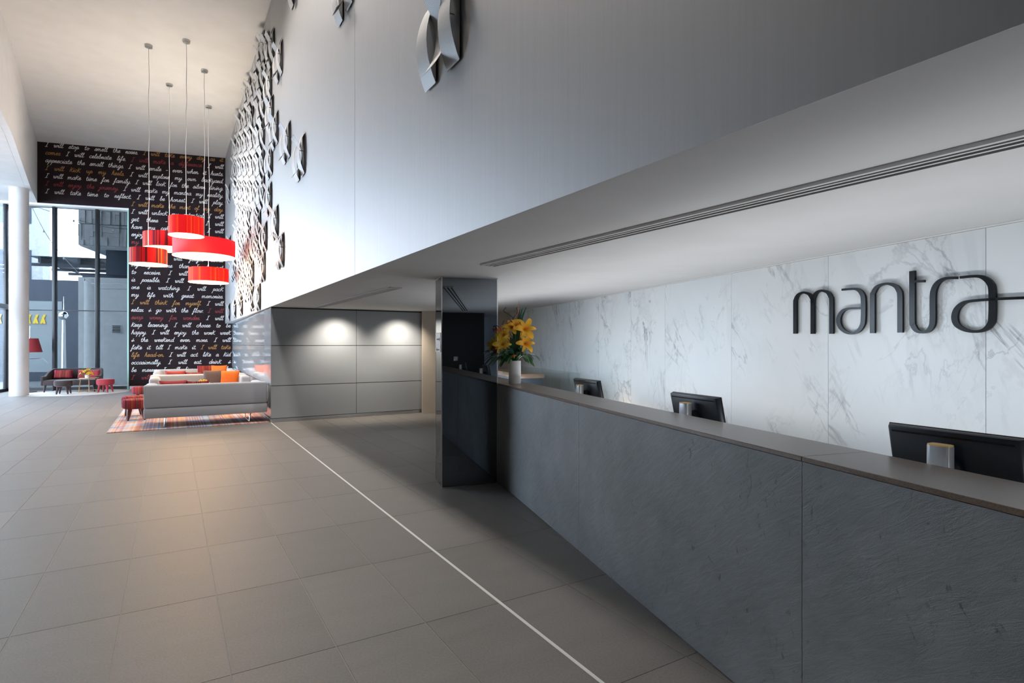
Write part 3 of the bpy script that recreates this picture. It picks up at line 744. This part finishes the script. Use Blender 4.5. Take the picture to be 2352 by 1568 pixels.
# ============================================================ SLOT DIFFUSERS
def slot(u0, t0, u1, t1, w, label):
    a = W(AA, u0, t0); b = W(AA, u1, t1); d = b-a; ln = d.length
    r = empty('slot_diffuser', (a.x, a.y, LO), math.atan2(d.y, d.x)-PI/2, label, 'air vent', 'slot air diffusers in the low ceiling')
    MB().box(-w/2, w/2, 0, ln, -.003, 0).build('backing', 'black', r)
    fr = MB().box(-w/2-.012, -w/2+.012, 0, ln, -.018, 0).box(w/2-.012, w/2+.012, 0, ln, -.018, 0).box(-w/2, w/2, -.012, .012, -.018, 0).box(-w/2, w/2, ln-.012, ln+.012, -.018, 0)
    fr.build('frame', 'lowceil', r)
    for k in range(2):
        x = -w/2+w*(k+1)/3; MB().box(x-.009, x+.009, .012, ln-.012, -.016, -.004).build('slat', 'lowceil', r)
    return r
slot(2.598, 4.78, 2.72, .83-1.6, .15, 'long three-slot air diffuser running from over the pillar to the right edge')
slot(2.57, 7.3, 2.57, 12.2, .15, 'shorter slot air diffuser in the ceiling before the grey wall')

# ============================================================ PENDANT LAMPS
def pend(cx, d, ztop, zbot, rad, m, label):
    x = (cx-1176)/F*d
    r = empty('pendant_lamp', (x, d, zbot), 0, label, 'pendant lamp', 'red drum pendants over the lounge')
    h = ztop-zbot
    MB().lathe([(rad, 0), (rad, h)], 64).build('lamp_shade', m, r, smooth=True)
    # open tube: drop caps
    me = r.children[0].data; bm = bmesh.new(); bm.from_mesh(me)
    bmesh.ops.delete(bm, geom=[f for f in bm.faces if len(f.verts) > 4], context='FACES'); bmesh.ops.solidify(bm, geom=bm.faces[:], thickness=.006); bm.to_mesh(me); bm.free()
    lin = MB().sheet([[(math.cos(2*PI*k/64)*(rad-.008), math.sin(2*PI*k/64)*(rad-.008), z_) for k in range(65)] for z_ in (.01, h-.004)]).build('liner', 'trimwhite', r, smooth=True)
    MB().lathe([(0, .03), (rad-.012, .03), (rad-.012, .036), (0, .036)], 48).build('diffuser', 'shade_in', r, smooth=True)
    MB().lathe([(rad-.002, 0), (rad+.004, 0), (rad+.004, .012), (rad-.002, .012), (rad-.002, 0)], 48).build('rim', 'shade_in', r, smooth=True)
    H = HI-zbot; pts = [(random.uniform(-.012, .012)*(0 < k < 12), random.uniform(-.012, .012)*(0 < k < 12), h-.1+(H-h+.08)*k/12) for k in range(13)]
    MB().tube(spline(pts, 3), .0065, 6).build('cord', 'cord', r)
    MB().lathe([(.075, H-.055), (.08, H-.04), (.08, H-.001)], 24).build('ceiling_rose', 'skirt', r, smooth=True)
    for k in range(3): MB().tube([(0, 0, h-.1), (rad*math.cos(k*2.094)*.99, rad*math.sin(k*2.094)*.99, h-.1)], .005, 5).build('spoke', 'chrome', r)
    light('pendant_bulb', 'POINT', (x, d, zbot-.12), 18, (1, .74, .46), size=.12)
    light('pendant_bulb', 'POINT', (x, d, zbot+.16), 44, (1, .94, .88), size=.09)
def zz(y, d): return EYE+(790-y)*d/F
pend(428, 12.93, zz(500, 12.93), zz(542, 12.93), .355, 'sh_zig', 'highest red pendant, zigzag striped, hanging above the wide scarlet drum')
pend(389, 15.1, zz(538, 15.1), zz(573, 15.1), .60, 'sh_dark', 'wide dark-striped pendant partly behind the highest and lowest-left drums')
pend(341.5, 13.14, zz(572, 13.14), zz(608, 13.14), .375, 'sh_dark', 'leftmost pendant, dark red striped drum')
pend(469.5, 14.33, zz(552, 14.33), zz(590, 14.33), .70, 'sh_plain', 'widest pendant, plain scarlet drum')
pend(479.5, 16.5, zz(617, 16.5), zz(649, 16.5), .52, 'sh_red', 'lowest pendant, orange-red striped drum below the plain scarlet one')

# ============================================================ METAL WALL SCULPTURE
def strip_mesh(s0, s1, zh, out, arch):
    rows = []
    for i in range(13):
        z = -zh+2*zh*i/12; q = (z/zh)**2
        off = .012+out*(1-q) if arch else .012+out*q
        rows.append([(-off, s0, z), (-off, s1, z)])
    return MB().sheet(rows)
def make_unit(w=.205, zh=.31):
    r = empty('metal_sculpture_piece', (0, 0, 0))
    strip_mesh(0, w, zh, .075, True).build('bowed_strip', 'perf', r, solid=.003, smooth=True)
    strip_mesh(w+.003, 2*w, zh*.98, .12, False).build('flared_strip', 'perf', r, solid=.003, smooth=True)
    strip_mesh(2*w+.003, 3*w, zh, .075, True).build('bowed_strip', 'perf', r, solid=.003, smooth=True)
    for a_ in (0, 2*w+.003): MB().box(-.009, -.003, a_+.012, a_+w-.004, -zh*.93, zh*.93).build('shade_plate', 'joint', r)  # dark plates added to paint the shade behind the bowed strips
    MB().tube([(0, w*.5, .05), (-.08, w*.5, .05)], .005, 6).build('fixing_pin', 'strip_in', r)
    return r
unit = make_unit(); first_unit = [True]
def place_unit(t, z, label):
    p = W(AA, BK-.002, t, z)
    if first_unit[0]:
        unit.location = p; unit.rotation_euler = (0, 0, AA); tag(unit, label, 'wall sculpture', 'curved metal pieces on the bulkhead wall'); first_unit[0] = False; return unit
    return copy_tree(unit, p, AA, label)
def on_wall(px, py):
    r = (px-1176)/F; d = BK/(.8577*r+.5142); x = r*d
    return (-.5142*x+.8577*d, EYE+(790-py)*d/F)
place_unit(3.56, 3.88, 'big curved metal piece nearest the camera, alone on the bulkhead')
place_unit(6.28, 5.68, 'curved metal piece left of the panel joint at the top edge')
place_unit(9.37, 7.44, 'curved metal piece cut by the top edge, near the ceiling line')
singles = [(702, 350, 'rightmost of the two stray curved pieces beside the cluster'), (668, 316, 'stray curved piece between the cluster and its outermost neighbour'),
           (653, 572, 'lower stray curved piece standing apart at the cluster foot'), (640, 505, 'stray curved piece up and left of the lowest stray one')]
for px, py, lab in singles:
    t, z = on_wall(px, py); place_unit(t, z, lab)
ORD = ['first', 'second', 'third', 'fourth', 'fifth', 'sixth', 'seventh', 'eighth', 'ninth', 'tenth', 'eleventh', 'twelfth', 'thirteenth', 'fourteenth']
edge = [(650, 126), (631, 98), (625, 188), (629, 250), (640, 288), (627, 362), (625, 450), (614, 540), (610, 611), (599, 680)]
place = []
for k, (px, py) in enumerate(edge):
    t, z = on_wall(px, py); place.append((t, z, 'curved metal piece on the right edge of the cluster, %s from the top' % ORD[k]))
for k, (px, py) in enumerate(((529, 440), (531, 560), (537, 622), (529, 716))):
    t, z = on_wall(px, py); place.append((min(t, 22.6), z, 'curved metal piece close to the lettered wall, %s from the top' % ORD[k]))
rr = random.Random(11)
etz = sorted([(z, t) for t, z, _ in place[:10]])
def tmin(z):
    if z <= etz[0][0]: return etz[0][1]
    for (z0, t0), (z1, t1) in zip(etz, etz[1:]):
        if z0 <= z <= z1: return t0+(t1-t0)*(z-z0)/(z1-z0)
    return etz[-1][1]
rowsP = {}
for col in range(13):
    t = 11.9+.625*col; hf = (col//2) % 2
    for row in range(9):
        z = 2.72+.625*row+hf*.31
        if z > HI-.38 or t < tmin(z)+.45: continue
        if any(abs(t-a) < .60 and abs(z-b) < .5 for a, b, _ in place[:14]): continue
        if t > 18.6 and rr.random() < .45: continue
        if rr.random() < .05: continue
        rowsP.setdefault((row, hf), []).append((t, z))
keys = sorted(rowsP, key=lambda q: -(q[0]+q[1]*.5))
for ki, kk in enumerate(keys):
    for n_, (t, z) in enumerate(sorted(rowsP[kk])):
        rw = ORD[ki] + ' row from the top' if ki < 9 else ORD[len(keys)-1-ki] + ' row from the bottom'
        place.append((t, z, 'curved metal piece inside the cluster, %s, %s from the right' % (rw, ORD[n_])))
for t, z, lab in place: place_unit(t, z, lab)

# ============================================================ LOUNGE
def at(u, t, z=0): return W(AA, u, 12.49+t, z)
# rug
rg = MB().box(-.99, 1.72, 0, 8.6, .001, .0125).build('lounge_rug', 'rug', loc=W(AA, 0, 12.49), rz=AA)
tag(rg, 'multicoloured striped rug under the grey lounge sofas', 'rug')
def rbox(x0, x1, y0, y1, z0, z1): return MB().box(x0, x1, y0, y1, z0, z1)
def make_sofa():
    r = empty('lounge_sofa', (0, 0, 0))          # back plane at y=0, seat towards +y, width 2.14
    Wd, D = 2.14, 1.05
    rbox(0, Wd, 0, .20, .19, .375).build('lower_back', 'sofa', r, bevel=.02)
    rbox(0, Wd, 0, .20, .38, .815).build('backrest', 'sofa', r, bevel=.035, seg=3)
    rbox(.0, Wd, .21, D, .19, .30).build('base', 'sofa', r, bevel=.02)
    for x in (0, Wd-.22): rbox(x, x+.22, .205, D, .30, .80).build('armrest', 'sofa', r, bevel=.07, seg=4)
    for k in range(2): rbox(.225+k*.845, .225+k*.845+.84, .205, D-.02, .305, .45).build('seat_cushion', 'sofa', r, bevel=.03, seg=3)
    for x in (.36, Wd-.30):
        MB().tube([(x, .10, .20), (x-.03, .06, .02), (x-.03, .07, .012), (x-.03, D-.12, .012), (x-.03, D-.11, .02), (x, D-.15, .20)], .011, 8).build('leg', 'chrome', r, smooth=True)
    return r
s0 = make_sofa(); s0.location = at(-.44, .13, .0125); s0.rotation_euler = (0, 0, AA)
GS = 'grey sofas in the lounge'
tag(s0, 'long light grey sofa nearest the camera, seen from behind', 'sofa', GS)
def sofa_f(t, lab):  # facing the camera: back plane at t, seat towards the camera
    return copy_tree(s0, at(1.70, t, .0125), AA+PI, lab)
sofa_f(4.15, 'light grey sofa facing the camera, right behind the nearest one')
copy_tree(s0, at(-.44, 4.2, .0125), AA, 'grey sofa turned away, back to back with the middle sofa')
sofa_f(7.95, 'farthest light grey sofa, in front of the lettered wall')
def pillow(x, y, z, w, h, m, lab, rz=0, tilt=.25, fat=.07, group='scatter cushions on the grey sofas'):
    mb = MB(); n = 12; top = []; bot = []
    for sgn in (1, -1):
        rows = []
        for i in range(n+1):
            a = -1+2*i/n; rw = []
            for j in range(n+1):
                b = -1+2*j/n
                th = max(0, (1-a**4)*(1-b**4))**.6*fat
                k = 1-.09*(a*a*(1-b*b)+b*b*(1-a*a))*1.0
                rw.append((a*w/2*(1-.07*(1-b*b)*abs(a)), sgn*th, b*h/2*(1-.07*(1-a*a)*abs(b))))
            rows.append(rw)
        mb.sheet(rows)
    o = mb.build('cushion', m, smooth=True)
    bm = bmesh.new(); bm.from_mesh(o.data); bmesh.ops.remove_doubles(bm, verts=bm.verts, dist=.0005); bmesh.ops.recalc_face_normals(bm, faces=bm.faces); bm.to_mesh(o.data); bm.free(); o.data.shade_smooth()
    o.location = (x, y, z); o.rotation_euler = (tilt, 0, rz)
    tag(o, lab, 'cushion', group); return o
def spil(u, t, z, w, h, m, lab, face, yaw=0, roll=0, tilt=.22):
    p = at(u, t, z); o = pillow(p.x, p.y, p.z, w, h, m, lab, AA+yaw, tilt if face > 0 else -tilt)
    o.rotation_euler = (-tilt if face < 0 else tilt, roll, AA+yaw); return o
# on the nearest sofa (peeping over its back)
spil(.04, .62, .70, .48, .38, 'redpil', 'coral red cushion peeping over the back of the nearest sofa', 1)
spil(.46, .62, .66, .42, .42, 'stripez', 'zigzag striped cushion beside the coral one on the nearest sofa', 1)
# middle sofa
spil(.92, 3.72, .72, .46, .46, 'greybrown', 'grey-brown cushion on the sofa facing the camera', -1, .08)
spil(1.27, 3.50, .70, .46, .48, 'orange', 'bright orange cushion in the right corner of the middle sofa', -1, -.45)
spil(.10, 4.70, .72, .46, .38, 'redpil', 'coral red cushion on the far sofa row, at its left end', 1)
spil(.52, 4.70, .66, .42, .42, 'stripez', 'striped cushion low behind the middle sofa', 1)
spil(.92, 7.52, .72, .46, .46, 'stripe', 'red striped cushion on the farthest sofa', -1, .05)
spil(1.27, 7.30, .72, .46, .46, 'orange', 'orange cushion on the farthest sofa, right end', -1, -.35)

def make_stool(m, legm, top=.44):
    r = empty('round_stool', (0, 0, 0))
    MB().lathe([(.0, .24), (.20, .24), (.235, .255), (.25, .29), (.255, .38), (.24, .425), (.20, .44), (0, .445)], 36).build('seat', m, r, smooth=True)
    for k in range(4):
        a = PI/4+k*PI/2; c_, s_ = math.cos(a), math.sin(a)
        MB().tube([(c_*.155, s_*.155, .27), (c_*.18, s_*.18, .14), (c_*.21, s_*.21, 0)], [.048, .036, .018], 10).build('leg', legm, r, smooth=True)
    return r
k1 = make_stool('stripez', 'woodleg'); k1.location = at(-.63, 1.82, .0125); k1.rotation_euler = (0, 0, AA+.1)
tag(k1, 'nearest red zigzag striped stool at the rug edge', 'stool', 'striped stools by the grey sofas')
copy_tree(k1, at(-.68, 2.62, .0125), AA+.3, 'second striped stool, behind the nearest one')
copy_tree(k1, at(-.66, 5.9, .0125), AA, 'farthest striped stool, beside the far sofas')
# coffee tables between the sofas, hidden but for the flowers
def coffee(t, lab, flab):
    r = empty('coffee_table', at(.62, t, .0125), AA, lab, 'table', 'low tables between the sofas')
    MB().lathe([(0, .40), (.36, .40), (.36, .425), (0, .425)], 36).build('table_top', 'oak', r)
    for k in range(4):
        a = PI/4+k*PI/2; MB().tube([(.28*math.cos(a), .28*math.sin(a), 0), (.22*math.cos(a), .22*math.sin(a), .40)], .016, 8).build('leg', 'oak', r)
coffee(2.1, 'round oak coffee table between the two nearest sofas', '')
coffee(6.2, 'round oak coffee table between the two farther sofas', '')

# ---- flowers
def blade(pts, w, mb, up=(0, 0, 1)):
    sp = spline(pts, 4); n = len(sp); a = []; b = []; c_ = []
    for i, p in enumerate(sp):
        d = (sp[min(i+1, n-1)]-sp[max(i-1, 0)]).normalized(); sd = d.cross(Vector(up))
        if sd.length < .1: sd = d.cross(Vector((1, 0, 0)))
        sd.normalize(); nn = sd.cross(d)
        ww = w*math.sin(PI*min(.97, .08+.9*i/(n-1)))**.7 if i < n-1 else w*.04
        a.append(p+sd*ww); c_.append(p-nn*ww*.25); b.append(p-sd*ww)
    mb.sheet([a, c_, b]); return mb
def lily(parent, loc, aim, size, m, name='lily'):
    o = bpy.data.objects.new(name, None); C.objects.link(o); o.parent = parent; o.location = loc
    o.rotation_euler = Vector(aim).to_track_quat('Z', 'Y').to_euler()
    for k in range(6):
        a = k*PI/3; s = size*(1 if k % 2 else .92); c_, s_ = math.cos(a), math.sin(a)
        mb = MB(); blade([(0, 0, 0), (c_*s*.28, s_*s*.28, s*.34), (c_*s*.66, s_*s*.66, s*.46), (c_*s, s_*s, s*.30)], s*(.24 if k % 2 else .17), mb)
        mb.build('petal', m, o, smooth=True, solid=.0012)
    for k in range(5):
        a = k*2*PI/5+.3; MB().tube([(0, 0, 0), (math.cos(a)*size*.14, math.sin(a)*size*.14, size*.5)], .0016, 5).build('stamen', 'orangefl', o)
    return o
def vase_flowers(base, name, lab, zv, scale, seed, cat='flowers', group=None):
    r = empty(name, base+Vector((0, 0, zv)), 0, lab, cat)
    rn = random.Random(seed); S = scale
    lv = [(-1, 0), (1, 0)]
    # heads: (x across, y depth, z up), aim
    heads = [((-.13, -.10, .19), (-.3, -1, .2), .105, 'lily'), ((.11, -.07, .20), (.45, -1, .3), .11, 'lily2'), ((.11, -.06, .36), (.35, -1, .35), .125, 'lily2'),
             ((-.03, -.02, .38), (-.2, -1, .6), .10, 'lily'), ((.01, -.05, .40), (.2, -1, .8), .085, 'lily2'), ((-.12, -.02, .30), (-.6, -1, .2), .08, 'lily'), ((.05, .08, .30), (.3, 1, .4), .10, 'lily'), ((-.10, .10, .24), (-.5, 1, .3), .10, 'lily2')]
    for h, a, s, m in heads:
        h = Vector(h)*S; lily(r, h, a, s*S*1.15, m)
        MB().tube(spline([(0, 0, -.12*S), (h.x*.4, h.y*.4, h.z*.5), tuple(h)], 4), .004*S, 6).build('stem', 'leaf', r, smooth=True)
    for k in range(36):
        a = rn.uniform(0, 2*PI); ln = rn.uniform(.16, .34)*S; el = rn.uniform(-.2, .9)
        dx, dy = math.cos(a)*math.cos(el), math.sin(a)*math.cos(el)
        if dx < -.25 and dy > -.1: dy = -abs(dy)-.25
        mb = MB(); blade([(0, 0, 0), (dx*ln*.4, dy*ln*.4, .06*S+ln*.35*max(el, .2)), (dx*ln*.8, dy*ln*.8, .05*S+ln*.6*el), (dx*ln*1.05, dy*ln*1.05, -.02*S+ln*.75*el)], rn.uniform(.014, .034)*S, mb)
        mb.build('leaf', rn.choice(('leaf', 'leaf2')), r, smooth=True, solid=.001)
    for (x, z, w) in ((.06, .60, .013), (.09, .615, .014), (.135, .63, .014), (.03, .46, .016), (.0, .36, .03), (-.05, .28, .03), (.07, .25, .03)):
        mb = MB(); blade([(0, 0, 0), (x*.3, -.02, z*.4), (x*.55, -.02, z*.75), (x, -.01, z)], w, mb, up=(0, 1, 0)); mb.build('upright_leaf', 'leaf2', r, smooth=True, solid=.001)
    for pts in ([(-.02, 0, .3), (-.05, 0, .44), (-.02, 0, .50), (-.08, 0, .545), (-.125, 0, .58), (-.10, 0, .62)], [(0, 0, .32), (-.03, 0, .45), (.0, 0, .52), (.035, 0, .58), (.02, 0, .61), (.045, 0, .62)], [(-.03, 0, .28), (-.10, 0, .40), (-.14, 0, .43), (-.12, 0, .47)], [(-.03, 0, .2), (-.16, -.02, .36), (-.2, 0, .41), (-.23, 0, .40)]):
        MB().tube([p*S for p in spline(pts, 4)], .0045*S, 6).build('curly_twig', 'twig', r, smooth=True)
    for (x, z) in ((.045, .70), (.01, .56), (-.09, .50), (.12, .48), (-.14, .46)):
        mb = MB(); blade([(0, 0, .1), (x*.6, -.01, z*.6), (x, -.01, z)], .006*S, mb, up=(0, 1, 0)); mb.v = [tuple(Vector(v)*S) if False else v for v in mb.v]; mb.build('spike_leaf', 'spike', r, smooth=True, solid=.001)
    for (x, y, z) in ((-.17, -.05, .37), (-.15, -.05, .12), (-.02, -.1, .08), (-.20, -.03, .16), (-.05, -.04, .44)):
        mb = MB()
        for k in range(8):
            a = rn.uniform(0, 2*PI); e = rn.uniform(-1, .6); l = .035*S
            mb.tube([(0, 0, 0), (math.cos(a)*l*math.cos(e), math.sin(a)*l*math.cos(e), math.sin(e)*l)], [.004*S, .008*S], 5)
        mb.build('small_blossom', 'orangefl', r, loc=Vector((x, y, z))*S, smooth=True)
    return r
vb = W(AB, 1.955, 6.215, 1.15)
vz_ = MB().lathe([(0, 0), (.068, 0), (.07, .004), (.07, .26), (.064, .26), (.064, .02), (0, .02)], 40).build('flower_vase', 'ceramic', loc=vb, smooth=True)
tag(vz_, 'tall white cylinder vase on the counter top by the pillar', 'vase')
vase_flowers(vb, 'lily_bouquet', 'large bouquet of yellow and amber lilies in the counter vase', .25, 1.0, 5)

# ============================================================ WINDOW SEATING GROUP
rr2 = MB().lathe([(0, 0.001), (1.0, .001), (1.0, .010), (.99, .012), (0, .012)], 64).build('round_rug', 'rugwhite', loc=(-14.25, 18.7, 0), rz=AB, smooth=True)
rr2.scale = (1.4, 1.28, 1); tag(rr2, 'off-white round rug under the brown sofa', 'rug')
bs = empty('brown_sofa', W(AB, -8.45, 22.72, .0135), AB, 'dark brown tub sofa with slender tapered legs by the window', 'sofa')
def shell():
    mb = MB(); pts = []
    path = [(-.76, -.36), (-.78, 0), (-.70, .28), (-.50, .36), (0, .37), (.50, .36), (.70, .28), (.78, 0), (.76, -.36)]
    sp = spline([(x, y, 0) for x, y in path], 5); n = len(sp)
    rows = [[] for _ in range(4)]; 
    for i, p in enumerate(sp):
        d = (sp[min(i+1, n-1)]-sp[max(i-1, 0)]).normalized(); nr = Vector((-d.y, d.x, 0))
        q = abs(2*i/(n-1)-1); hz = .76 if q < .45 else .76-.24*min(1, (q-.45)/.35)**1.5
        for r_, (o_, z_) in zip(rows, ((.035, .22), (.035, hz), (-.035, hz), (-.035, .22))): r_.append(p+nr*o_+Vector((0, 0, z_)))
    rows.append(rows[0]); mb.sheet(rows)
    for e in (0, -1): mb.add([r_[e] for r_ in rows[:4]], [(0, 1, 2, 3)])
    return mb
shell().build('backrest_shell', 'brownfab', bs, bevel=.012, smooth=True)
rbox(-.74, .74, -.37, .32, .22, .40).build('seat', 'brownfab', bs, bevel=.04, seg=3)
for x, y in ((-.68, -.33), (.68, -.33), (-.68, .26), (.68, .26)): MB().tube([(x, y, .25), (x*1.04, y*1.06, 0)], [.045, .018], 10).build('leg', 'brownfab', bs, smooth=True)
GB = 'cushions on the brown sofa'
def bp(x, w, h, m, lab, y=.16):
    p = W(AB, -8.45+x, 22.72+y, .585); o = pillow(p.x, p.y, p.z, w, h, m, lab, AB, -.25, .05, GB); return o
bp(-.36, .56, .30, 'stripe', 'long red striped bolster cushion at the left of the brown sofa', .13)
bp(.22, .36, .30, 'redfab', 'crimson cushion in the middle of the brown sofa')
bp(.56, .30, .30, 'redfab', 'crimson cushion at the right end of the brown sofa', .12)
b1 = make_stool('brownfab', 'brownfab'); b1.location = (-14.28, 18.12, .0135); b1.rotation_euler = (0, 0, .4); tag(b1, 'dark brown round stool before the brown sofa', 'stool')
b2 = make_stool('redfab', 'redfab'); b2.location = (-13.42, 18.78, .0135); b2.rotation_euler = (0, 0, .1); tag(b2, 'plain crimson round stool right of the small oak table', 'stool')
ot = empty('side_table', (-13.92, 18.72, .0135), AB, 'small oak table with crossed rails between the two plain stools', 'table')
MB().lathe([(0, .46), (.27, .46), (.27, .478), (0, .478)], 36).build('table_top', 'oak', ot)
for k in range(4):
    a = k*PI/2+.35; MB().tube([(.05*math.cos(a), .05*math.sin(a), .46), (.07*math.cos(a), .07*math.sin(a), 0)] if k % 2 else [(.22*math.cos(a), .22*math.sin(a), .46), (.27*math.cos(a), .27*math.sin(a), 0)], .014, 8).build('leg', 'oak', ot)
a = .35; MB().tube([(-.26*math.cos(a), -.26*math.sin(a), .08), (.26*math.cos(a), .26*math.sin(a), .08)], .012, 8).build('rail', 'oak', ot)
fv = Vector((-13.95, 18.68, .491))
o = MB().lathe([(0, 0), (.055, 0), (.07, .09), (.075, .11), (.068, .11), (.06, .02), (0, .02)], 28).build('flower_bowl', 'ceramic', loc=fv, smooth=True); tag(o, 'small white flower pot on the oak side table', 'vase')
r = empty('yellow_flowers', fv+Vector((0, 0, .1)), 0, 'bushy yellow flower bunch on the oak side table by the window', 'flowers')
rn = random.Random(9)
for k in range(24):
    a = rn.uniform(0, 2*PI); e = rn.uniform(.05, 1.5); l = rn.uniform(.09, .17)
    p = Vector((math.cos(a)*math.cos(e)*l*1.3, math.sin(a)*math.cos(e)*l*1.3, math.sin(e)*l+.02)); lily(r, p, p+Vector((0, 0, .05)), .055, rn.choice(('lily', 'lily2')), 'flower')
for k in range(22):
    a = rn.uniform(0, 2*PI); e = rn.uniform(-.1, 1.2); l = rn.uniform(.17, .27)
    mb = MB(); blade([(0, 0, 0), (math.cos(a)*math.cos(e)*l*.6, math.sin(a)*math.cos(e)*l*.6, math.sin(e)*l*.7), (math.cos(a)*math.cos(e)*l*1.2, math.sin(a)*math.cos(e)*l*1.2, math.sin(e)*l)], .025, mb); mb.build('leaf', 'leaf', r, smooth=True, solid=.001)
lt = at(.62, 2.1, .436)
r = empty('table_flowers', lt, 0, 'yellow lilies in the middle of the near coffee table, tips just showing over the sofa', 'flowers')
MB().lathe([(0, 0), (.05, 0), (.05, .16), (.044, .16), (.044, .02), (0, .02)], 24).build('vase', 'ceramic', r, smooth=True)
for k in range(5):
    a = k*1.26; p = Vector((math.cos(a)*.07, math.sin(a)*.07, .30)); lily(r, p, (math.cos(a), math.sin(a), 1), .08, 'lily', 'flower'); MB().tube([(0, 0, .1), tuple(p)], .004, 5).build('stem', 'leaf', r)
# floor lamp behind the column
lf = empty('floor_lamp', (-16.12, 19.0, 0), AB, 'cantilever floor lamp with dark red shade behind the white column', 'lamp')
MB().lathe([(0, 0), (.20, 0), (.20, .02), (0, .025)], 32).build('base', 'frame', lf)
MB().tube([(0, 0, .02), (-.1, 0, 1.1), (.02, 0, 1.85), (.02, 0, 2.2)], .012, 8).build('pole', 'chrome', lf, smooth=True)
MB().tube([(-.1, 0, 1.1), (.38, 0, 1.12), (.55, 0, .95)], .010, 8).build('arm', 'chrome', lf, smooth=True)
MB().lathe([(.33, 0), (.22, .46)], 40).build('lamp_shade', 'lampred', lf, loc=(.02, 0, 1.33), smooth=True)

# ============================================================ SMALL THINGS
sgn = empty('direction_sign', W(AB, u0-.0005, 6.5, 1.62) if False else W(AB, 1.1225, 6.50, 1.62), AB, 'white paper sign with two arrows on the narrow side of the mirrored pillar', 'sign')
MB().box(-.002, 0, -.15, .15, -.11, .11).build('card', 'ceramic', sgn)
def arrow(z, s):
    mb = MB().add([(-.003, -.10, z-.008), (-.003, .10, z-.008), (-.003, .10, z+.008), (-.003, -.10, z+.008)], [(0, 1, 2, 3)])
    mb.add([(-.003, s*.13, z), (-.003, s*.06, z-.026), (-.003, s*.06, z+.026)], [(0, 1, 2)]); mb.build('arrow', 'joint', sgn)
arrow(.035, -1); arrow(-.085, 1)
for z in (.085, -.012, -.045): MB().box(-.003, -.002, -.11, .11, z-.006, z+.006).build('text_line', 'alu', sgn)
sw_ = empty('light_switch', W(AB, 2.75, -.86, 1.25), AB, 'small silver light switch on the black end wall', 'switch')
MB().box(-.05, .05, 0, .012, -.05, .05).build('plate', 'alu', sw_, bevel=.003); MB().box(-.03, .03, .012, .016, -.025, .025).build('rocker', 'skirt', sw_)
for o in list(bpy.data.objects):
    if o.type == 'EMPTY' and not o.children and not o.get('category') and not o.get('kind'): bpy.data.objects.remove(o)
